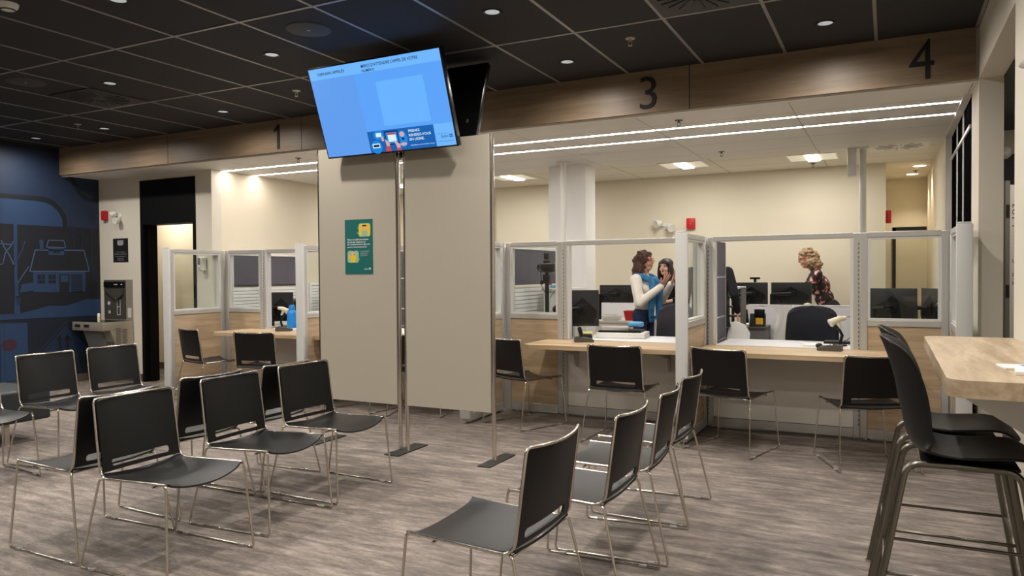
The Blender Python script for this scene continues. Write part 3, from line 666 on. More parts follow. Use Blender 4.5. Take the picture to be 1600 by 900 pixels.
def tt(m, s_, u0, u1, v0, v1, b=.0, mi=0): m.mi = mi; text_bm(m, s_, (u0-.5)*W, (v0-.5)*H, (u1-u0)*W, (v1-v0)*H, -.0025, b)
m = MB(); tt(m, 'DERNIERS APPELÉS', .068, .285, .92, .958, .012); tt(m, "MERCI D'ATTENDRE L'APPEL DE VOTRE", .42, .843, .932, .966, .012); tt(m, 'NUMÉRO', .42, .516, .885, .921, .012)
tt(m, 'Ministère de l’Immigration', .878, .955, .128, .138, 0, 2); tt(m, 'Québec', .90, .953, .084, .118, 0, 2); tt(m, 'Notre force ensemble', .877, .985, .045, .056, 0, 2)
tt(m, 'PRENEZ', .672, .757, .187, .214, .015, 1); tt(m, 'RENDEZ-VOUS', .67, .833, .14, .167, .015, 1); tt(m, 'EN LIGNE.', .67, .78, .093, .122, .015, 1); tt(m, 'Québec.ca/rendez-vous', .67, .846, .034, .05, 0, 1)
m.build('lettering', ['tv_ink', 'tv_white', 'tv_ink'], t, smooth=0)
m = MB()
def disc(u, v, ru, rv, y, mi): m.mi = mi; m.prism([((u-.5)*W+ru*W*math.cos(k*PI/12), (v-.5)*H+rv*H*math.sin(k*PI/12)) for k in range(24)], y-.0003, y)
TVM = ['tv_circle', 'tv_white', 'tv_ink', 'tv_red', 'tv_navy', 'tv_skin', 'tv_flag']
disc(.408, .06, .042, .075, -.002, 0); rect(m, .378, .436, .05, .10, -.0026, 1); rect(m, .385, .43, .062, .088, -.003, 2); m.build('pictogram', TVM, t, smooth=0); m = MB()
disc(.44, .19, .04, .055, -.002, 0); rect(m, .42, .462, .17, .215, -.0026, 1); rect(m, .458, .475, .12, .17, -.003, 5); m.build('pictogram', TVM, t, smooth=0); m = MB()
disc(.615, .12, .04, .09, -.002, 0); disc(.62, .175, .018, .03, -.003, 5); disc(.62, .065, .025, .018, -.003, 5); disc(.622, .125, .01, .015, -.0032, 4); m.build('pictogram', TVM, t, smooth=0); m = MB()
rect(m, .487, .592, .07, .225, -.0026, 4); rect(m, .495, .583, .085, .21, -.003, 0); rect(m, .51, .572, .105, .19, -.0034, 1); rect(m, .51, .572, .18, .2, -.0036, 3)
m.mi = 3; m.prism([((u-.5)*W, (v-.5)*H) for u, v in ((.475, 0), (.515, 0), (.512, .06), (.485, .06))], -.0042, -.0038); m.prism([((u-.5)*W, (v-.5)*H) for u, v in ((.56, 0), (.595, 0), (.592, .03), (.565, .03))], -.0042, -.0038)
m.mi = 5; m.prism([((u-.5)*W, (v-.5)*H) for u, v in ((.488, .06), (.511, .06), (.515, .09), (.492, .13), (.484, .14))], -.0042, -.0038); m.prism([((u-.5)*W, (v-.5)*H) for u, v in ((.567, .03), (.59, .03), (.592, .07), (.575, .09), (.552, .12), (.546, .11), (.56, .07))], -.0042, -.0038)
m.build('banner_picture', TVM, t, smooth=0); m = MB()
for k in range(4): rect(m, .961+.013*(k % 2), .971+.013*(k % 2), .084+.02*(k//2), .101+.02*(k//2), -.0026, 6)
m.build('flag_emblem', TVM, t, smooth=0)
t = thing('wall_display', 'dark second display screen seen from behind, right of the lit screen', 'display screen', (-3.32, 5.07, 2.715), rot=(math.radians(-19), 0, 0))
MB().box(-.545, .545, -.045, 0, -.315, .315, bev=.004).box(-.28, .28, -.062, -.045, -.2, .2, bev=.005).build('housing', 'black_gloss', t); MB().box(-.535, .535, 0, .0015, -.305, .305).build('screen', 'black_matte', t); MB().box(.44, .46, -.0475, -.045, -.2, -.17).build('label_plate', 'steel_dark', t)
t = thing('ceiling_mount', 'black square ceiling mount post carrying the two display screens', 'mount', (-3.40, 4.87, 0))
MB().box(-.03, .03, -.03, .03, 2.32, ZB-.004, bev=.003).build('post', 'black_matte', t); MB().box(-.033, .033, -.033, .033, 2.285, 2.32, bev=.003).build('end_cap', 'chrome', t); MB().box(-.08, .08, -.08, .08, ZB-.02, ZB-.004).build('ceiling_plate', 'black_matte', t)

# ================================================================ CHAIRS
def make_chair(label):
    t = thing('sled_chair', label, 'chair', group=None)
    R = .0058
    # seat: dished shell with a drooping front edge
    nu, nv = 20, 14
    def seat(i, j):
        u = -1+2*i/nu; v = j/nv
        y = -.008 + v*(.435 + .028*(1-u*u)); z = .437 + .012*v - .016*(1-u*u)*(1-.3*v) - .032*max(0, v-.72)**1.5/.148*(1-u*u)**.6*.9
        k = min(1, (1-v)*14); w = .222 + .004*v - .006*(1-math.sqrt(max(0, 1-(1-k)**2)))
        if v < .12: z += (.12-v)**2*.9
        return (u*w, y, z)
    MB().grid(seat, nu, nv, thick=.009).build('seat', 'seat_plastic', t, smooth=60)
    # backrest with the hand slot low down
    zs = [.452, .462, .472, .478, .500, .506, .525, .57, .62, .67, .72, .755, .775, .787, .794, .798]
    us = [-1, -.9, -.8, -.755, -.73, -.5, -.25, 0, .25, .5, .73, .755, .8, .9, 1]
    def back(i, j):
        u, z = us[i], zs[j]; v = (z-.44)/.36
        w = .220-.003*v; dz = max(0, z-.774)
        w -= (.024 - math.sqrt(max(0, .024**2-dz**2))) if dz > 0 else 0
        zz = z - .010*(1-u*u)*max(0, v-.3)
        y = -.006 - .052*v - (1-u*u)*(.008+.034*v)
        return (u*w, y, zz)
    MB().grid(back, len(us)-1, len(zs)-1, skip=lambda i, j: 3 <= i <= 10 and 3 <= j <= 3 or 4 <= i <= 9 and j in (2, 4), thick=.008).build('backrest', 'black_plastic', t, smooth=50)
    # upper frame: up the back, across its curved top, down and forward under the seat sides
    N = 12; topc = [(u*.222, -.058-(1-u*u)*.036, .803-.008*(1-u*u)) for u in [-1+2*k/N for k in range(N+1)]]
    side = lambda s: [(s*.231, .432, .446), (s*.230, 0, .430), (s*.2265, -.056, .79)]
    a = fillet([side(-1)[0], (-.2305, .02, .431), (-.2285, -.012, .46), (-.2255, -.056, .785)], .03)
    b = fillet([(.2255, -.056, .785), (.2285, -.012, .46), (.2305, .02, .431), side(1)[0]], .03)
    arc = fillet([(-.2255, -.056, .77), (-.222, -.058, .802)] + topc[1:-1] + [(.222, -.058, .802), (.2255, -.056, .77)], .018, 3)
    MB().tube(a + arc[2:-2] + b, .0064, 8).build('frame', 'chrome', t, smooth=70)
    MB().tube([(-.22, .0, .427), (.22, .0, .427)], R*.9, 8).build('cross_bar', 'chrome', t, smooth=70); MB().tube([(-.22, .33, .420), (0, .33, .413), (.22, .33, .420)], R*.9, 8).build('cross_bar', 'chrome', t, smooth=70)
    for s in (-1, 1):
        f0 = (s*.228, .418, .447); f1 = (s*.262, .467, R); r1 = (s*.274, -.103, R); r0 = (s*.232, -.004, .432)
        fl = fillet([(s*.226, .36, .440), (s*.233, .434, .443), f1, (s*.264, .41, R)], .022)
        MB().tube(fl, R, 8).build('leg', 'chrome', t, smooth=70)
        rl = fillet([(s*.215, .02, .43), (s*.236, -.006, .427), r1, (s*.272, -.04, R)], .020)
        MB().tube(rl, R, 8).build('leg', 'chrome', t, smooth=70)
        MB().tube([(s*.264, .41, R), (s*.272, -.04, R)], R, 8).build('runner', 'chrome', t, smooth=70)
        for yy in (.385, -.02): MB().box(-.011, .011, -.018, .018, .0005, .014, bev=.003, m=Matrix.Translation((s*(.268-.006*(1 if yy > .1 else -.5)), yy, 0))).build('glide', 'clip', t)
    return t
CH = [(-3.342, 2.503, -88.3, 'black sled chair nearest the lower left corner, facing right'),
 (-3.400, 3.173, -87.8, 'black sled chair facing right, middle one of the front row of three'),
 (-3.416, 3.802, -92.4, 'black sled chair facing right, closest to the left tall screen'),
 (-3.571, 2.508, 90.3, 'black sled chair back to back with the nearest left chair, its seat pointing left'),
 (-3.668, 3.178, 88.5, 'black sled chair mostly hidden behind the middle chair of the front row, facing left'),
 (-3.659, 3.785, 92.0, 'black sled chair mostly hidden behind the chair closest to the left tall screen'),
 (-5.752, 3.520, -88.1, 'black sled chair in front of the dark bench, facing right'),
 (-5.803, 4.111, -90.3, 'black sled chair in the far left row, below the drinking fountain'),
 (-5.762, 2.928, -95.5, 'black sled chair cut by the left edge, only its seat and legs showing'),
 (-1.134, 2.472, 88.8, 'black sled chair nearest the bottom centre, facing left'),
 (-1.048, 3.121, 90.2, 'second black sled chair from the front in the right row facing left'),
 (-1.041, 3.711, 93.6, 'third black sled chair from the front in the right row facing left'),
 (-1.064, 4.300, 89.2, 'farthest black sled chair of the right row, in front of the number 3 divider'),
 (-1.970, 5.780, .1, 'black sled chair facing the counter below number 3'),
 (-1.145, 5.827, -15.5, 'black sled chair at the counter below number 4, left of the two there'),
 (-.081, 5.739, 22.4, 'black sled chair behind the bar stools at the right end counter'),
 (-3.072, 6.030, -23.2, 'black sled chair just right of the right tall screen by the wood partition'),
 (-4.85, 6.06, -4.8, 'black sled chair hidden behind the left tall screen, only its feet showing'),
 (-4.128, 6.091, 16.8, 'black sled chair seen in the slit between the two tall screens'),
 (-6.873, 5.789, -13.9, 'black sled chair at the far left station beside the wood divider'),
 (-5.841, 5.707, 16.7, 'black sled chair in front of the left end counter')]
c0 = make_chair(CH[0][3]); c0.location = (CH[0][0], CH[0][1], 0); c0.rotation_euler = (0, 0, math.radians(CH[0][2])); c0['group'] = 'black sled chairs'
for x, y, a, l in CH[1:]: dup(c0, (x, y, 0), math.radians(a), l, 'black sled chairs')

# ================================================================ BAR STOOLS + TABLE
def make_stool(label, loc):
    t = thing('bar_stool', label, 'bar stool', loc, 0, 'bar stools at the wood table')   # faces +X
    prof = [(-.030, 1.150), (-.018, 1.128), (.006, 1.06), (.028, .98), (.044, .90), (.056, .82), (.070, .76), (.105, .722), (.165, .712), (.25, .716), (.34, .730), (.42, .738), (.470, .722), (.492, .695)]
    n = len(prof)-1; nu = 16
    def fn(i, j):
        u = -1+2*i/nu; x, z = prof[j]; f = j/n
        if j <= 6: w = .185+.02*(j/6); x2 = x + (.055+.036*math.sin(PI*j/7))*u*u; z2 = z - .035*abs(u)**3*(1-min(1, j/2))
        else: k = (j-6)/(n-6); w = .205-.01*k; x2 = x + .03*u*u*(1-k)*.6 - .035*abs(u)**4*max(0, k-.5)*2; z2 = z + .035*u*u*(1-k) + .005
        if j == 0: w -= .03
        if j == 1: w -= .008
        if j == n: w -= .03
        return (x2, u*w, z2)
    m = MB().grid(fn, nu, n, thick=.010); 
    o = m.build('seat_shell', 'stool_plastic', t, smooth=70)
    s = o.modifiers.new('subdivision', 'SUBSURF'); s.levels = 1; s.render_levels = 2
    R = .0125
    for s in (-1, 1):
        MB().tube(fillet([(.20, s*.155, .697), (.055, s*.165, .697), (-.075, s*.226, .006)], .05, 6), R, 12).build('leg', 'stool_steel', t, smooth=70)
        MB().tube(fillet([(.20, s*.155, .697), (.40, s*.165, .697), (.515, s*.226, .006)], .05, 6), R, 12).build('leg', 'stool_steel', t, smooth=70)
        for xx in (-.075, .515): MB().lathe([(0, 0), (.014, 0), (.015, .012), (0, .012)], 12, (xx, s*.226, 0)).build('foot_cap', 'chrome', t)
    zf = .30
    fx = lambda z: (.697-z)/(.691)
    k = fx(zf); xr, xf, yy = .055-.13*k, .40+.115*k, .165+.061*k
    MB().tube(fillet([(xr, yy, zf), (xf, yy, zf), (xf, -yy, zf), (xr, -yy, zf)], .012, 3) + [], .007, 8, closed=True).build('footrest', 'stool_steel', t, smooth=70)
    MB().box(.10, .40, -.165, .165, .697, .707, bev=.003).build('seat_plate', 'black_plastic', t)
    return t
s0 = make_stool('near black bar stool with a curved shell at the wood table', (.005, 3.19, 0))
dup(s0, (-.005, 3.695, 0), 0, 'far black bar stool partly hidden behind the near stool', 'bar stools at the wood table')
t = thing('bar_table', 'thick light wood bar table top fixed to the right wall', 'table', (0, 0, 0))
pts = [(.552, 2.66), (.27, 2.66)] + [(.225-.06*math.sin(k*PI/12)+.0, 2.72-.06*math.cos(k*PI/12)) for k in range(0, 7)] + [(.165, 4.34)] + [(.225-.06*math.cos(k*PI/12), 4.34+.06*math.sin(k*PI/12)) for k in range(1, 7)] + [(.552, 4.40)]
MB().prism(pts, .995, 1.05, 'z').build('table_top', 'wood_table', t)
for yy in (2.95, 4.1): MB().prism([(.551, .993), (.20, .993), (.20, .975), (.551, .75)], yy-.02, yy+.02, 'y').build('wall_bracket', 'rail', t)
for k, (x, y, a, l) in enumerate(((.43, 3.06, 8, 'white and blue leaflet farther from the table edge'), (.455, 2.90, -6, 'white and blue leaflet nearer to the table edge'))):
    t = thing('leaflet', l, 'leaflet', (x, y, 1.0505), math.radians(a), None)
    MB().box(-.085, .085, -.055, .055, 0, .008+.004*k, bev=.001, seg=1).build('pages', 'paper', t); MB().box(-.02, .084, -.053, .04, .0121-.004*(1-k), .0125-.004*(1-k)).build('cover_picture', 'light_blue', t)

# ================================================================ BENCH, FOUNTAIN, WALL DEVICES (left)
t = thing('upholstered_bench', 'low dark vinyl bench with metal legs at the left edge', 'bench', (-6.80, 3.1, 0))
MB().box(-.33, .35, -1.0, .85, .175, .445, bev=.03, seg=4).build('cushion', 'vinyl', t)
for x, y in ((-.25, -.9), (.30, -.9), (-.25, .5), (.30, .5)): MB().box(x-.02, x+.02, y-.02, y+.02, 0, .18).build('leg', 'steel', t)
t = thing('drinking_fountain', 'stainless steel drinking fountain with bottle filler in the front wall', 'drinking fountain', (0, 0, 0))
YW = YWL
f = MB(); f.box(-9.51, -8.935, YW-.012, YW-.001, .80, 1.345); f.build('wall_plate', 'steel', t)
MB().box(-9.495, -9.06, YW-.02, YW-.011, .82, 1.335).build('filler_panel', 'steel_dark', t)
MB().box(-9.49, -9.07, YW-.035, YW-.02, 1.245, 1.315, bev=.006).build('display_bar', 'black_gloss', t)
f = MB(); f.prism([(-9.47, 1.215), (-9.08, 1.215), (-9.10, 1.14), (-9.16, 1.10), (-9.22, 1.085), (-9.28, 1.10), (-9.36, 1.15)], YW-.05, YW-.02); f.build('filler_hood', 'steel_dark', t)
MB().cyl((-9.20, YW-.06, 1.12), (-9.20, YW-.06, 1.075), .012, 10).build('nozzle', 'steel_dark', t)
f = MB()
for a, b, c, dd in ((-9.235, -9.227, .88, 1.08), (-9.173, -9.165, .88, 1.08), (-9.235, -9.165, .872, .88), (-9.227, -9.173, .98, .987)): f.box(a, b, YW-.0215, YW-.020, c, dd)
f.prism([(-9.40+.03*math.cos(k*PI/5), 1.03+.025*math.sin(k*PI/5)) for k in range(10)], YW-.0215, YW-.020); f.prism([(-9.39+.022*math.cos(k*PI/5), .91+.022*math.sin(k*PI/5)) for k in range(10)], YW-.0215, YW-.020)
f.box(-9.27, -9.20, YW-.0365, YW-.0352, 1.275, 1.285); f.build('pictogram', 'rail_light', t, smooth=0)
MB().box(-9.13, -9.10, YW-.0365, YW-.0352, 1.275, 1.288).build('indicator_light', 'note_yellow', t)
MB().box(-9.03, -8.96, YW-.014, YW-.0115, .84, .97).build('label_sticker', 'rail_light', t)
f = MB(); f.box(-9.55, -8.93, 6.14, YW-.012, .69, .80, bev=.006); f.prism([(6.24, .69), (YW-.012, .69), (YW-.012, .40), (6.36, .40)], -9.08, -8.93, 'x'); f.build('basin_body', 'steel', t)
MB().prism([(6.20, .689), (YW-.013, .689), (YW-.013, .28), (6.34, .28)], -9.42, -9.085, 'x').build('cooler_housing', 'cab_grey', t)
f = MB(); f.box(-9.53, -8.95, 6.16, YW-.03, .8005, .803); f.build('basin_bowl', 'black_gloss', t)
for x in (-9.48, -9.30): MB().box(x, x+.10, 6.13, 6.142, .735, .77, bev=.006).build('push_bar', 'black_matte', t)
f = MB(); f.tube(fillet([(-9.12, 6.22, .80), (-9.12, 6.22, .88), (-9.15, 6.24, .90)], .02), .018, 10); f.build('bubbler', 'beige_plastic', t)
f = MB()
for c in range(2):
    for k in range(13): f.box(-8.929, -8.928, 6.32+.09*c, 6.39+.09*c, .46+.019*k+(.02 if c == 0 else 0), .468+.019*k+(.02 if c == 0 else 0))
for c in range(2):
    for k in range(13): f.box(-9.07+.075*c, -9.01+.075*c, 6.30, 6.302, .46+.017*k, .467+.017*k)
f.build('vent_slots', 'slot_dark', t, smooth=0)
t = thing('fire_alarm', 'red fire alarm strobe on the front wall above the drinking fountain', 'fire alarm', (-9.45, YW, 2.21)); MB().box(-.045, .045, -.05, 0, -.065, .065, bev=.012).build('housing', 'red_plastic', t)
t = thing('fire_alarm', 'red square fire alarm on the office back wall', 'fire alarm', (-2.455, 10.45, 2.06)); MB().box(-.06, .06, -.05, 0, -.075, .075, bev=.012).build('housing', 'red_plastic', t); MB().lathe([(0, 0), (.012, 0), (.012, .004), (0, .004)], 12, m=Matrix.Translation((0, -.05, 0)) @ Matrix.Rotation(PI/2, 4, 'X')).build('indicator', 'lips', t)
t = thing('fire_alarm', 'small red fire alarm at the corridor corner by the far door', 'fire alarm', (-.01, 10.5, 2.08)); MB().box(-.02, .045, 0, .09, -.10, .06, bev=.012).build('housing', 'red_plastic', t)
def spot_heads(name, label, loc, heads, rotz=0):
    t = thing(name, label, 'emergency light', loc, rotz); MB().lathe([(0, 0), (.05, 0), (.045, .02), (0, .02)], 20, m=Matrix.Rotation(PI/2, 4, 'X')).build('wall_base', 'white_plastic', t)
    for (x, z, ang, tilt) in heads:
        R = Matrix.Translation((x, -.10, z)) @ Matrix.Rotation(ang, 4, 'Z') @ Matrix.Rotation(tilt, 4, 'X')
        MB().lathe([(.0, .07), (.03, .07), (.045, .05), (.058, -.02), (.056, -.03), (0, -.022)], 20, m=R @ Matrix.Rotation(-PI/2, 4, 'X')).build('lamp_head', 'white_plastic', t)
        MB().tube([(0, -.015, 0), (x*.7, -.06, z*.7)], .012, 8).build('arm', 'white_plastic', t)
    return t
spot_heads('emergency_light', 'white twin emergency spotlight on the front wall above the black sign', (-9.17, YW, 2.19), [(-.07, .03, -.6, .5), (.03, -.08, .1, .2)]).scale = (.75, .75, .75)
spot_heads('emergency_light', 'white twin emergency spotlight on the office back wall left of the red alarm', (-2.81, 10.45, 2.03), [(-.10, .04, -.7, .3), (.09, -.02, .8, .4)])
t = thing('emergency_light', 'white round emergency light cut by the right edge of the picture', 'emergency light', (XR, 3.72, 2.22), 0); t.scale = (.55, .55, .55)
MB().lathe([(0, 0), (.03, 0), (.045, .03), (.055, .09), (.05, .10), (0, .095)], 24, m=Matrix.Translation((-.03, -.02, 0)) @ Matrix.Rotation(PI, 4, 'Z') @ Matrix.Rotation(1.0, 4, 'Y')).build('lamp_head', 'white_plastic', t); MB().tube([(-.004, 0, .15), (-.03, .03, .09), (-.03, 0, .02)], .006, 8).build('cable', 'white_plastic', t); MB().box(-.02, 0, -.04, .04, .12, .20, bev=.005).build('wall_base', 'white_plastic', t)
# hand sanitiser sign, dispenser
t = thing('notice_sign', 'small black notice sign on the front wall above the drinking fountain', 'sign', (-9.165, YW-.001, 1.58)); MB().box(-.15, .15, -.004, 0, 0, .315).build('plate', 'sign_black', t)
f = MB(); f.prism([(-.06, .29), (.06, .29), (.06, .235), (.04, .225), (0, .22), (-.04, .225), (-.06, .235)], -.0055, -.004); f.build('pictogram', 'grey_ink', t, smooth=0)
f = MB()
for k, (s_, w_) in enumerate((('En tout temps', .17), ('utilisez la fontaine', .25), ('Ne pas boire', .20), ('directement', .13), ('Merci', .12))): text_bm(f, s_, -w_/2, .125-.024*k-(.01 if k > 1 else 0), w_, .015, -.0048)
f.build('lettering', 'grey_ink', t, smooth=0)
t = thing('sanitiser_dispenser', 'white wall dispenser with a grey window right of the black doorway', 'dispenser', (-7.585, YW, 1.535)); MB().box(-.04, .04, -.08, 0, -.09, .09, bev=.03, seg=4).build('body', 'white_plastic', t); MB().box(-.030, .012, -.084, -.078, -.01, .075, bev=.002).build('window', 'cab_grey', t); MB().ell((-.01, -.08, -.04), (.018, .010, .018)).build('push_button', 'rail_light', t)
# exam room door and lamp in the corridor at right
ang = math.radians(90-17.7)
t = thing('exam_room_door', 'open white door marked 103 seen through the doorway at the right edge', 'door', (.90, 7.50, 0), 0, None)
t.rotation_euler = (0, 0, math.radians(38))
MB().box(0, .70, 0, .045, .0, 2.10, bev=.002, seg=1).build('leaf', 'door_white', t); MB().box(-.045, -.001, -.02, .06, 0, 2.13).build('frame', 'sign_grey', t)
for z in (.35, 1.15, 1.82): MB().box(-.040, -.008, -.024, -.0195, z, z+.11).build('hinge', 'sign_black', t)
f = MB(); text_bm(f, 'Salle d’examen', 0, 0, .46, .042, 0); text_bm(f, '| 103', .49, -.004, .19, .05, 0)
bmesh.ops.transform(f.bm, matrix=Matrix.Translation((.085, -.002, 1.26)) @ Matrix.Rotation(-PI/2, 4, 'Y') , verts=f.bm.verts[:])
f.build('lettering', 'sign_black', t, smooth=0)
t = thing('wall_lamp', 'small white lamp head against the dark wall above the open door', 'lamp', (.92, 8.24, 2.45)); MB().lathe([(0, -.05), (.04, -.045), (.055, 0), (.04, .04), (0, .05)], 18, m=Matrix.Translation((.03, -.12, .0)) @ Matrix.Rotation(1.1, 4, 'X')).build('lamp_head', 'white_plastic', t); MB().tube([(-.05, 0, 0), (-.03, -.06, -.01), (.0, -.1, -.005)], .016, 10).build('arm', 'white_plastic', t)

# ================================================================ OFFICE FURNITURE
def desk(x0, x1, y0, y1, z, label, name='office_desk'):
    t = thing(name, label, 'desk', ((x0+x1)/2, (y0+y1)/2, 0)); a, b = (x1-x0)/2, (y1-y0)/2
    MB().box(-a, a, -b, b, z-.03, z, bev=.004).build('desk_top', 'laminate_grey', t); MB().box(-a+.03, a-.03, -b+.02, -b+.04, .05, z-.03).build('modesty_panel', 'laminate_grey', t)
    for sx in (-1, 1):
        for sy in (-1, 1): MB().box(sx*(a-.05)-.02, sx*(a-.05)+.02, sy*(b-.08)-.02, sy*(b-.08)+.02, 0, z-.03).build('leg', 'rail', t)
    return t
desk(-3.60, -2.35, 9.35, 10.0, .755, 'grey office desk with the red bin behind the woman in the white sweater')
desk(-1.75, -.35, 9.12, 9.68, .74, 'office desk behind the low white partition with two monitors')
desk(-.20, .40, 7.45, 8.3, .74, 'office desk behind the right end partition')
desk(-7.3, -6.0, 7.55-.02, 8.15, .735, 'office desk behind the left end counter')
t = thing('low_partition', 'low white office partition behind the black office chair', 'partition', (-.82, 8.97, 0)); MB().box(-.62, .52, -.025, .025, .03, .99, bev=.003).build('panel', 'laminate_white', t); MB().box(-.625, .525, -.03, .03, .99, 1.005, bev=.003).build('top_rail', 'slat_white', t); MB().box(-.62, -.56, -.03, .03, 0, .03).box(.46, .52, -.03, .03, 0, .03).build('foot', 'rail', t)
t = thing('low_partition', 'low white partition behind the desk with the red bin', 'partition', (-2.95, 10.08, 0)); MB().box(-.7, .7, -.025, .025, .0, 1.0, bev=.003).build('panel', 'laminate_white', t)
def monitor(x, y, z, w, h, rz, label, face='monitor_back', arm=1, base=None):
    t = thing('computer_monitor', label, 'monitor', (x, y, base if base is not None else z), math.radians(rz)); dz = z-(base if base is not None else z)
    # back of the housing faces -Y
    MB().box(-w/2, w/2, 0, .025, dz, dz+h, bev=.004).build('housing', 'monitor_back', t)
    q = MB(); q.prism([(-w*.42, dz+h*.30), (-w*.42, dz+h*.45), (0, dz+h*.80), (w*.42, dz+h*.45), (w*.42, dz+h*.30), (w*.3, dz+.03), (-w*.3, dz+.03)], -.02, .002); q.build('rear_hump', 'black_gloss', t)
    MB().box(-w/2+.008, w/2-.008, .025, .027, dz+.012, dz+h-.008).build('screen', 'black_gloss', t)
    if arm:
        q = MB(); q.box(-.05, .05, -.035, -.02, dz+h*.35, dz+h*.62, bev=.004); q.tube([(0, -.03, dz+h*.5), (-.12*arm, -.09, dz+h*.5), (-.30*arm, -.06, dz+h*.48)], .02, 10); q.tube([(-.30*arm, -.06, dz+h*.5), (-.30*arm, -.06, 0)], .018, 10); q.build('monitor_arm', 'black_plastic', t)
        q = MB(); q.tube([(-.02, -.03, dz+h*.3), (-.05, -.06, dz+.0), (-.16*arm, -.07, dz+.03), (-.26*arm, -.07, dz+h*.4)], .004, 6); q.build('cable', 'black_matte', t)
    return t
monitor(-2.80, 7.16, .84, .34, .37, 25, 'black computer monitor seen from behind on the number 3 counter', base=.7437, arm=.4)
monitor(-3.27, 9.62, .98, .46, .24, 6, 'black monitor on the rear desk left of the woman in the white sweater', base=.756, arm=.7)
monitor(-1.47, 9.34, .985, .37, .27, 3, 'left one of the two monitors behind the low white partition', base=.741, arm=.7)
monitor(-1.02, 9.32, .985, .45, .27, -3, 'right one of the two monitors behind the low white partition', base=.741, arm=.7)
monitor(.03, 7.82, .86, .42, .36, -6, 'wide monitor behind the narrow glass at the right end', base=.741, arm=.5)
monitor(.345, 7.86, .86, .26, .36, -58, 'angled monitor beside the webcam behind the narrow right glass', base=.741, arm=.4)
monitor(-6.93, 7.20, .80, .30, .37, 28, 'angled grey monitor behind the left end counter', base=.7445, arm=.3)
def small_webcam(x, y, z0, z, label, big=1.):
    t = thing('webcam', label, 'webcam', (x, y, z0)); MB().lathe([(0, 0), (.05*big, 0), (.03*big, .02), (.012, .06), (.010, z-z0-.03)], 16).build('stand', 'black_plastic', t); MB().ell((0, 0, z-z0), (.035*big, .03*big, .035*big)).build('camera_head', 'black_gloss', t); MB().lathe([(0, 0), (.014, 0), (.012, .01), (0, .01)], 14, m=Matrix.Translation((0, -.028*big, z-z0)) @ Matrix.Rotation(PI/2, 4, 'X')).build('lens', 'black_matte', t)
small_webcam(.415, 7.62, .741, 1.06, 'black webcam on a stand behind the narrow right glass', 1.3)
small_webcam(-7.03, 7.56, .7355, 1.03, 'round black webcam behind the narrow left glass', 1.3)
t = thing('webcam', 'black webcam clipped on top of the left monitor behind the low partition', 'webcam', (-1.43, 9.345, 1.258)); MB().box(-.06, .06, -.02, .01, .035, .06, bev=.008).build('camera_bar', 'black_gloss', t); MB().box(-.015, .015, -.015, .01, 0, .036).build('clip', 'black_plastic', t)
def office_chair(x, y, rz, label, m, h=1.06, w=.235):
    t = thing('office_chair', label, 'office chair', (x, y, 0), math.radians(rz))   # back towards +Y: sitter faces -Y
    prof = []
    def fn(i, j):
        u = -1+2*i/16; v = math.sin(j/12*PI/2); hw = w*(.90+.10*math.sin(PI*min(1, .15+v*.85))); rr = .09; zz = .50+(h-.50)*v; dz = zz-(h-rr)
        if dz > 0: hw -= rr-math.sqrt(max(0, rr*rr-dz*dz*.97))
        return (u*hw, .20+.03*v-.05*u*u, zz-.015*u*u*v)
    MB().grid(fn, 16, 12, thick=.05).build('backrest', m, t, smooth=80)
    MB().box(-.24, .24, -.24, .22, .44, .52, bev=.035, seg=4).build('seat', m, t)
    q = MB(); q.cyl((0, 0, .08), (0, 0, .44), .025, 12); q.build('gas_lift', 'black_plastic', t)
    q = MB(); q.tube(fillet([(0, .05, .43), (0, .27, .43), (0, .27, .70)], .06), .02, 8); q.build('back_support', 'black_plastic', t)
    for k in range(5):
        a = 2*PI*k/5; q = MB(); q.tube([(0, 0, .10), (.29*math.cos(a), .29*math.sin(a), .07)], [.028, .018], 8); q.build('base_arm', 'black_plastic', t)
        MB().lathe([(0, -.02), (.028, -.02), (.028, .02), (0, .02)], 12, m=Matrix.Translation((.29*math.cos(a), .29*math.sin(a), .028)) @ Matrix.Rotation(PI/2, 4, 'X')).build('caster', 'black_matte', t)
    for s in (-1, 1): MB().tube(fillet([(s*.20, 0, .45), (s*.29, 0, .45), (s*.29, 0, .66)], .04), .014, 8).build('armrest_post', 'black_plastic', t); MB().box(s*.29-.035, s*.29+.035, -.12, .12, .66, .685, bev=.01).build('armrest_pad', 'black_plastic', t)
office_chair(-.66, 7.38, -6, 'black office chair with a rounded back behind the number 4 counter', 'chair_fabric', 1.06, .24)
office_chair(-2.00, 7.38, -24, 'charcoal office chair turned sideways behind the number 3 counter', 'mesh_fabric', 1.07, .23)
# cabinets and phone
t = thing('storage_pedestal', 'dark grey storage pedestal carrying the black phone', 'cabinet', (-1.36, 8.71, 0)); MB().box(-.16, .16, -.20, .22, .03, .745, bev=.003).build('body', 'cab_grey', t); MB().box(-.165, .165, -.205, .225, .745, .775, bev=.003).build('top', 'steel_dark', t)
for k in range(3): MB().box(-.155, .155, -.215, -.201, .05+.23*k, .26+.23*k, bev=.003).build('drawer', 'cab_grey', t)
t = thing('desk_phone', 'black desk phone with an orange note on it', 'phone', (-1.31, 8.63, .7755), .1); MB().prism([(-.08, 0), (.08, 0), (.08, .13), (.06, .14)], -.07, .10, 'x', m=None).build('phone_body', 'black_plastic', t); MB().box(-.12, -.07, -.05, .01, .05, .20, bev=.012, m=Matrix.Rotation(-.1, 4, 'Y')).build('handset', 'black_gloss', t); MB().box(.0, .075, -.086, -.082, .03, .10).build('sticky_note', 'yellow', t); MB().box(-.02, .09, .0, .06, .11, .19, bev=.006).build('display', 'black_plastic', t)
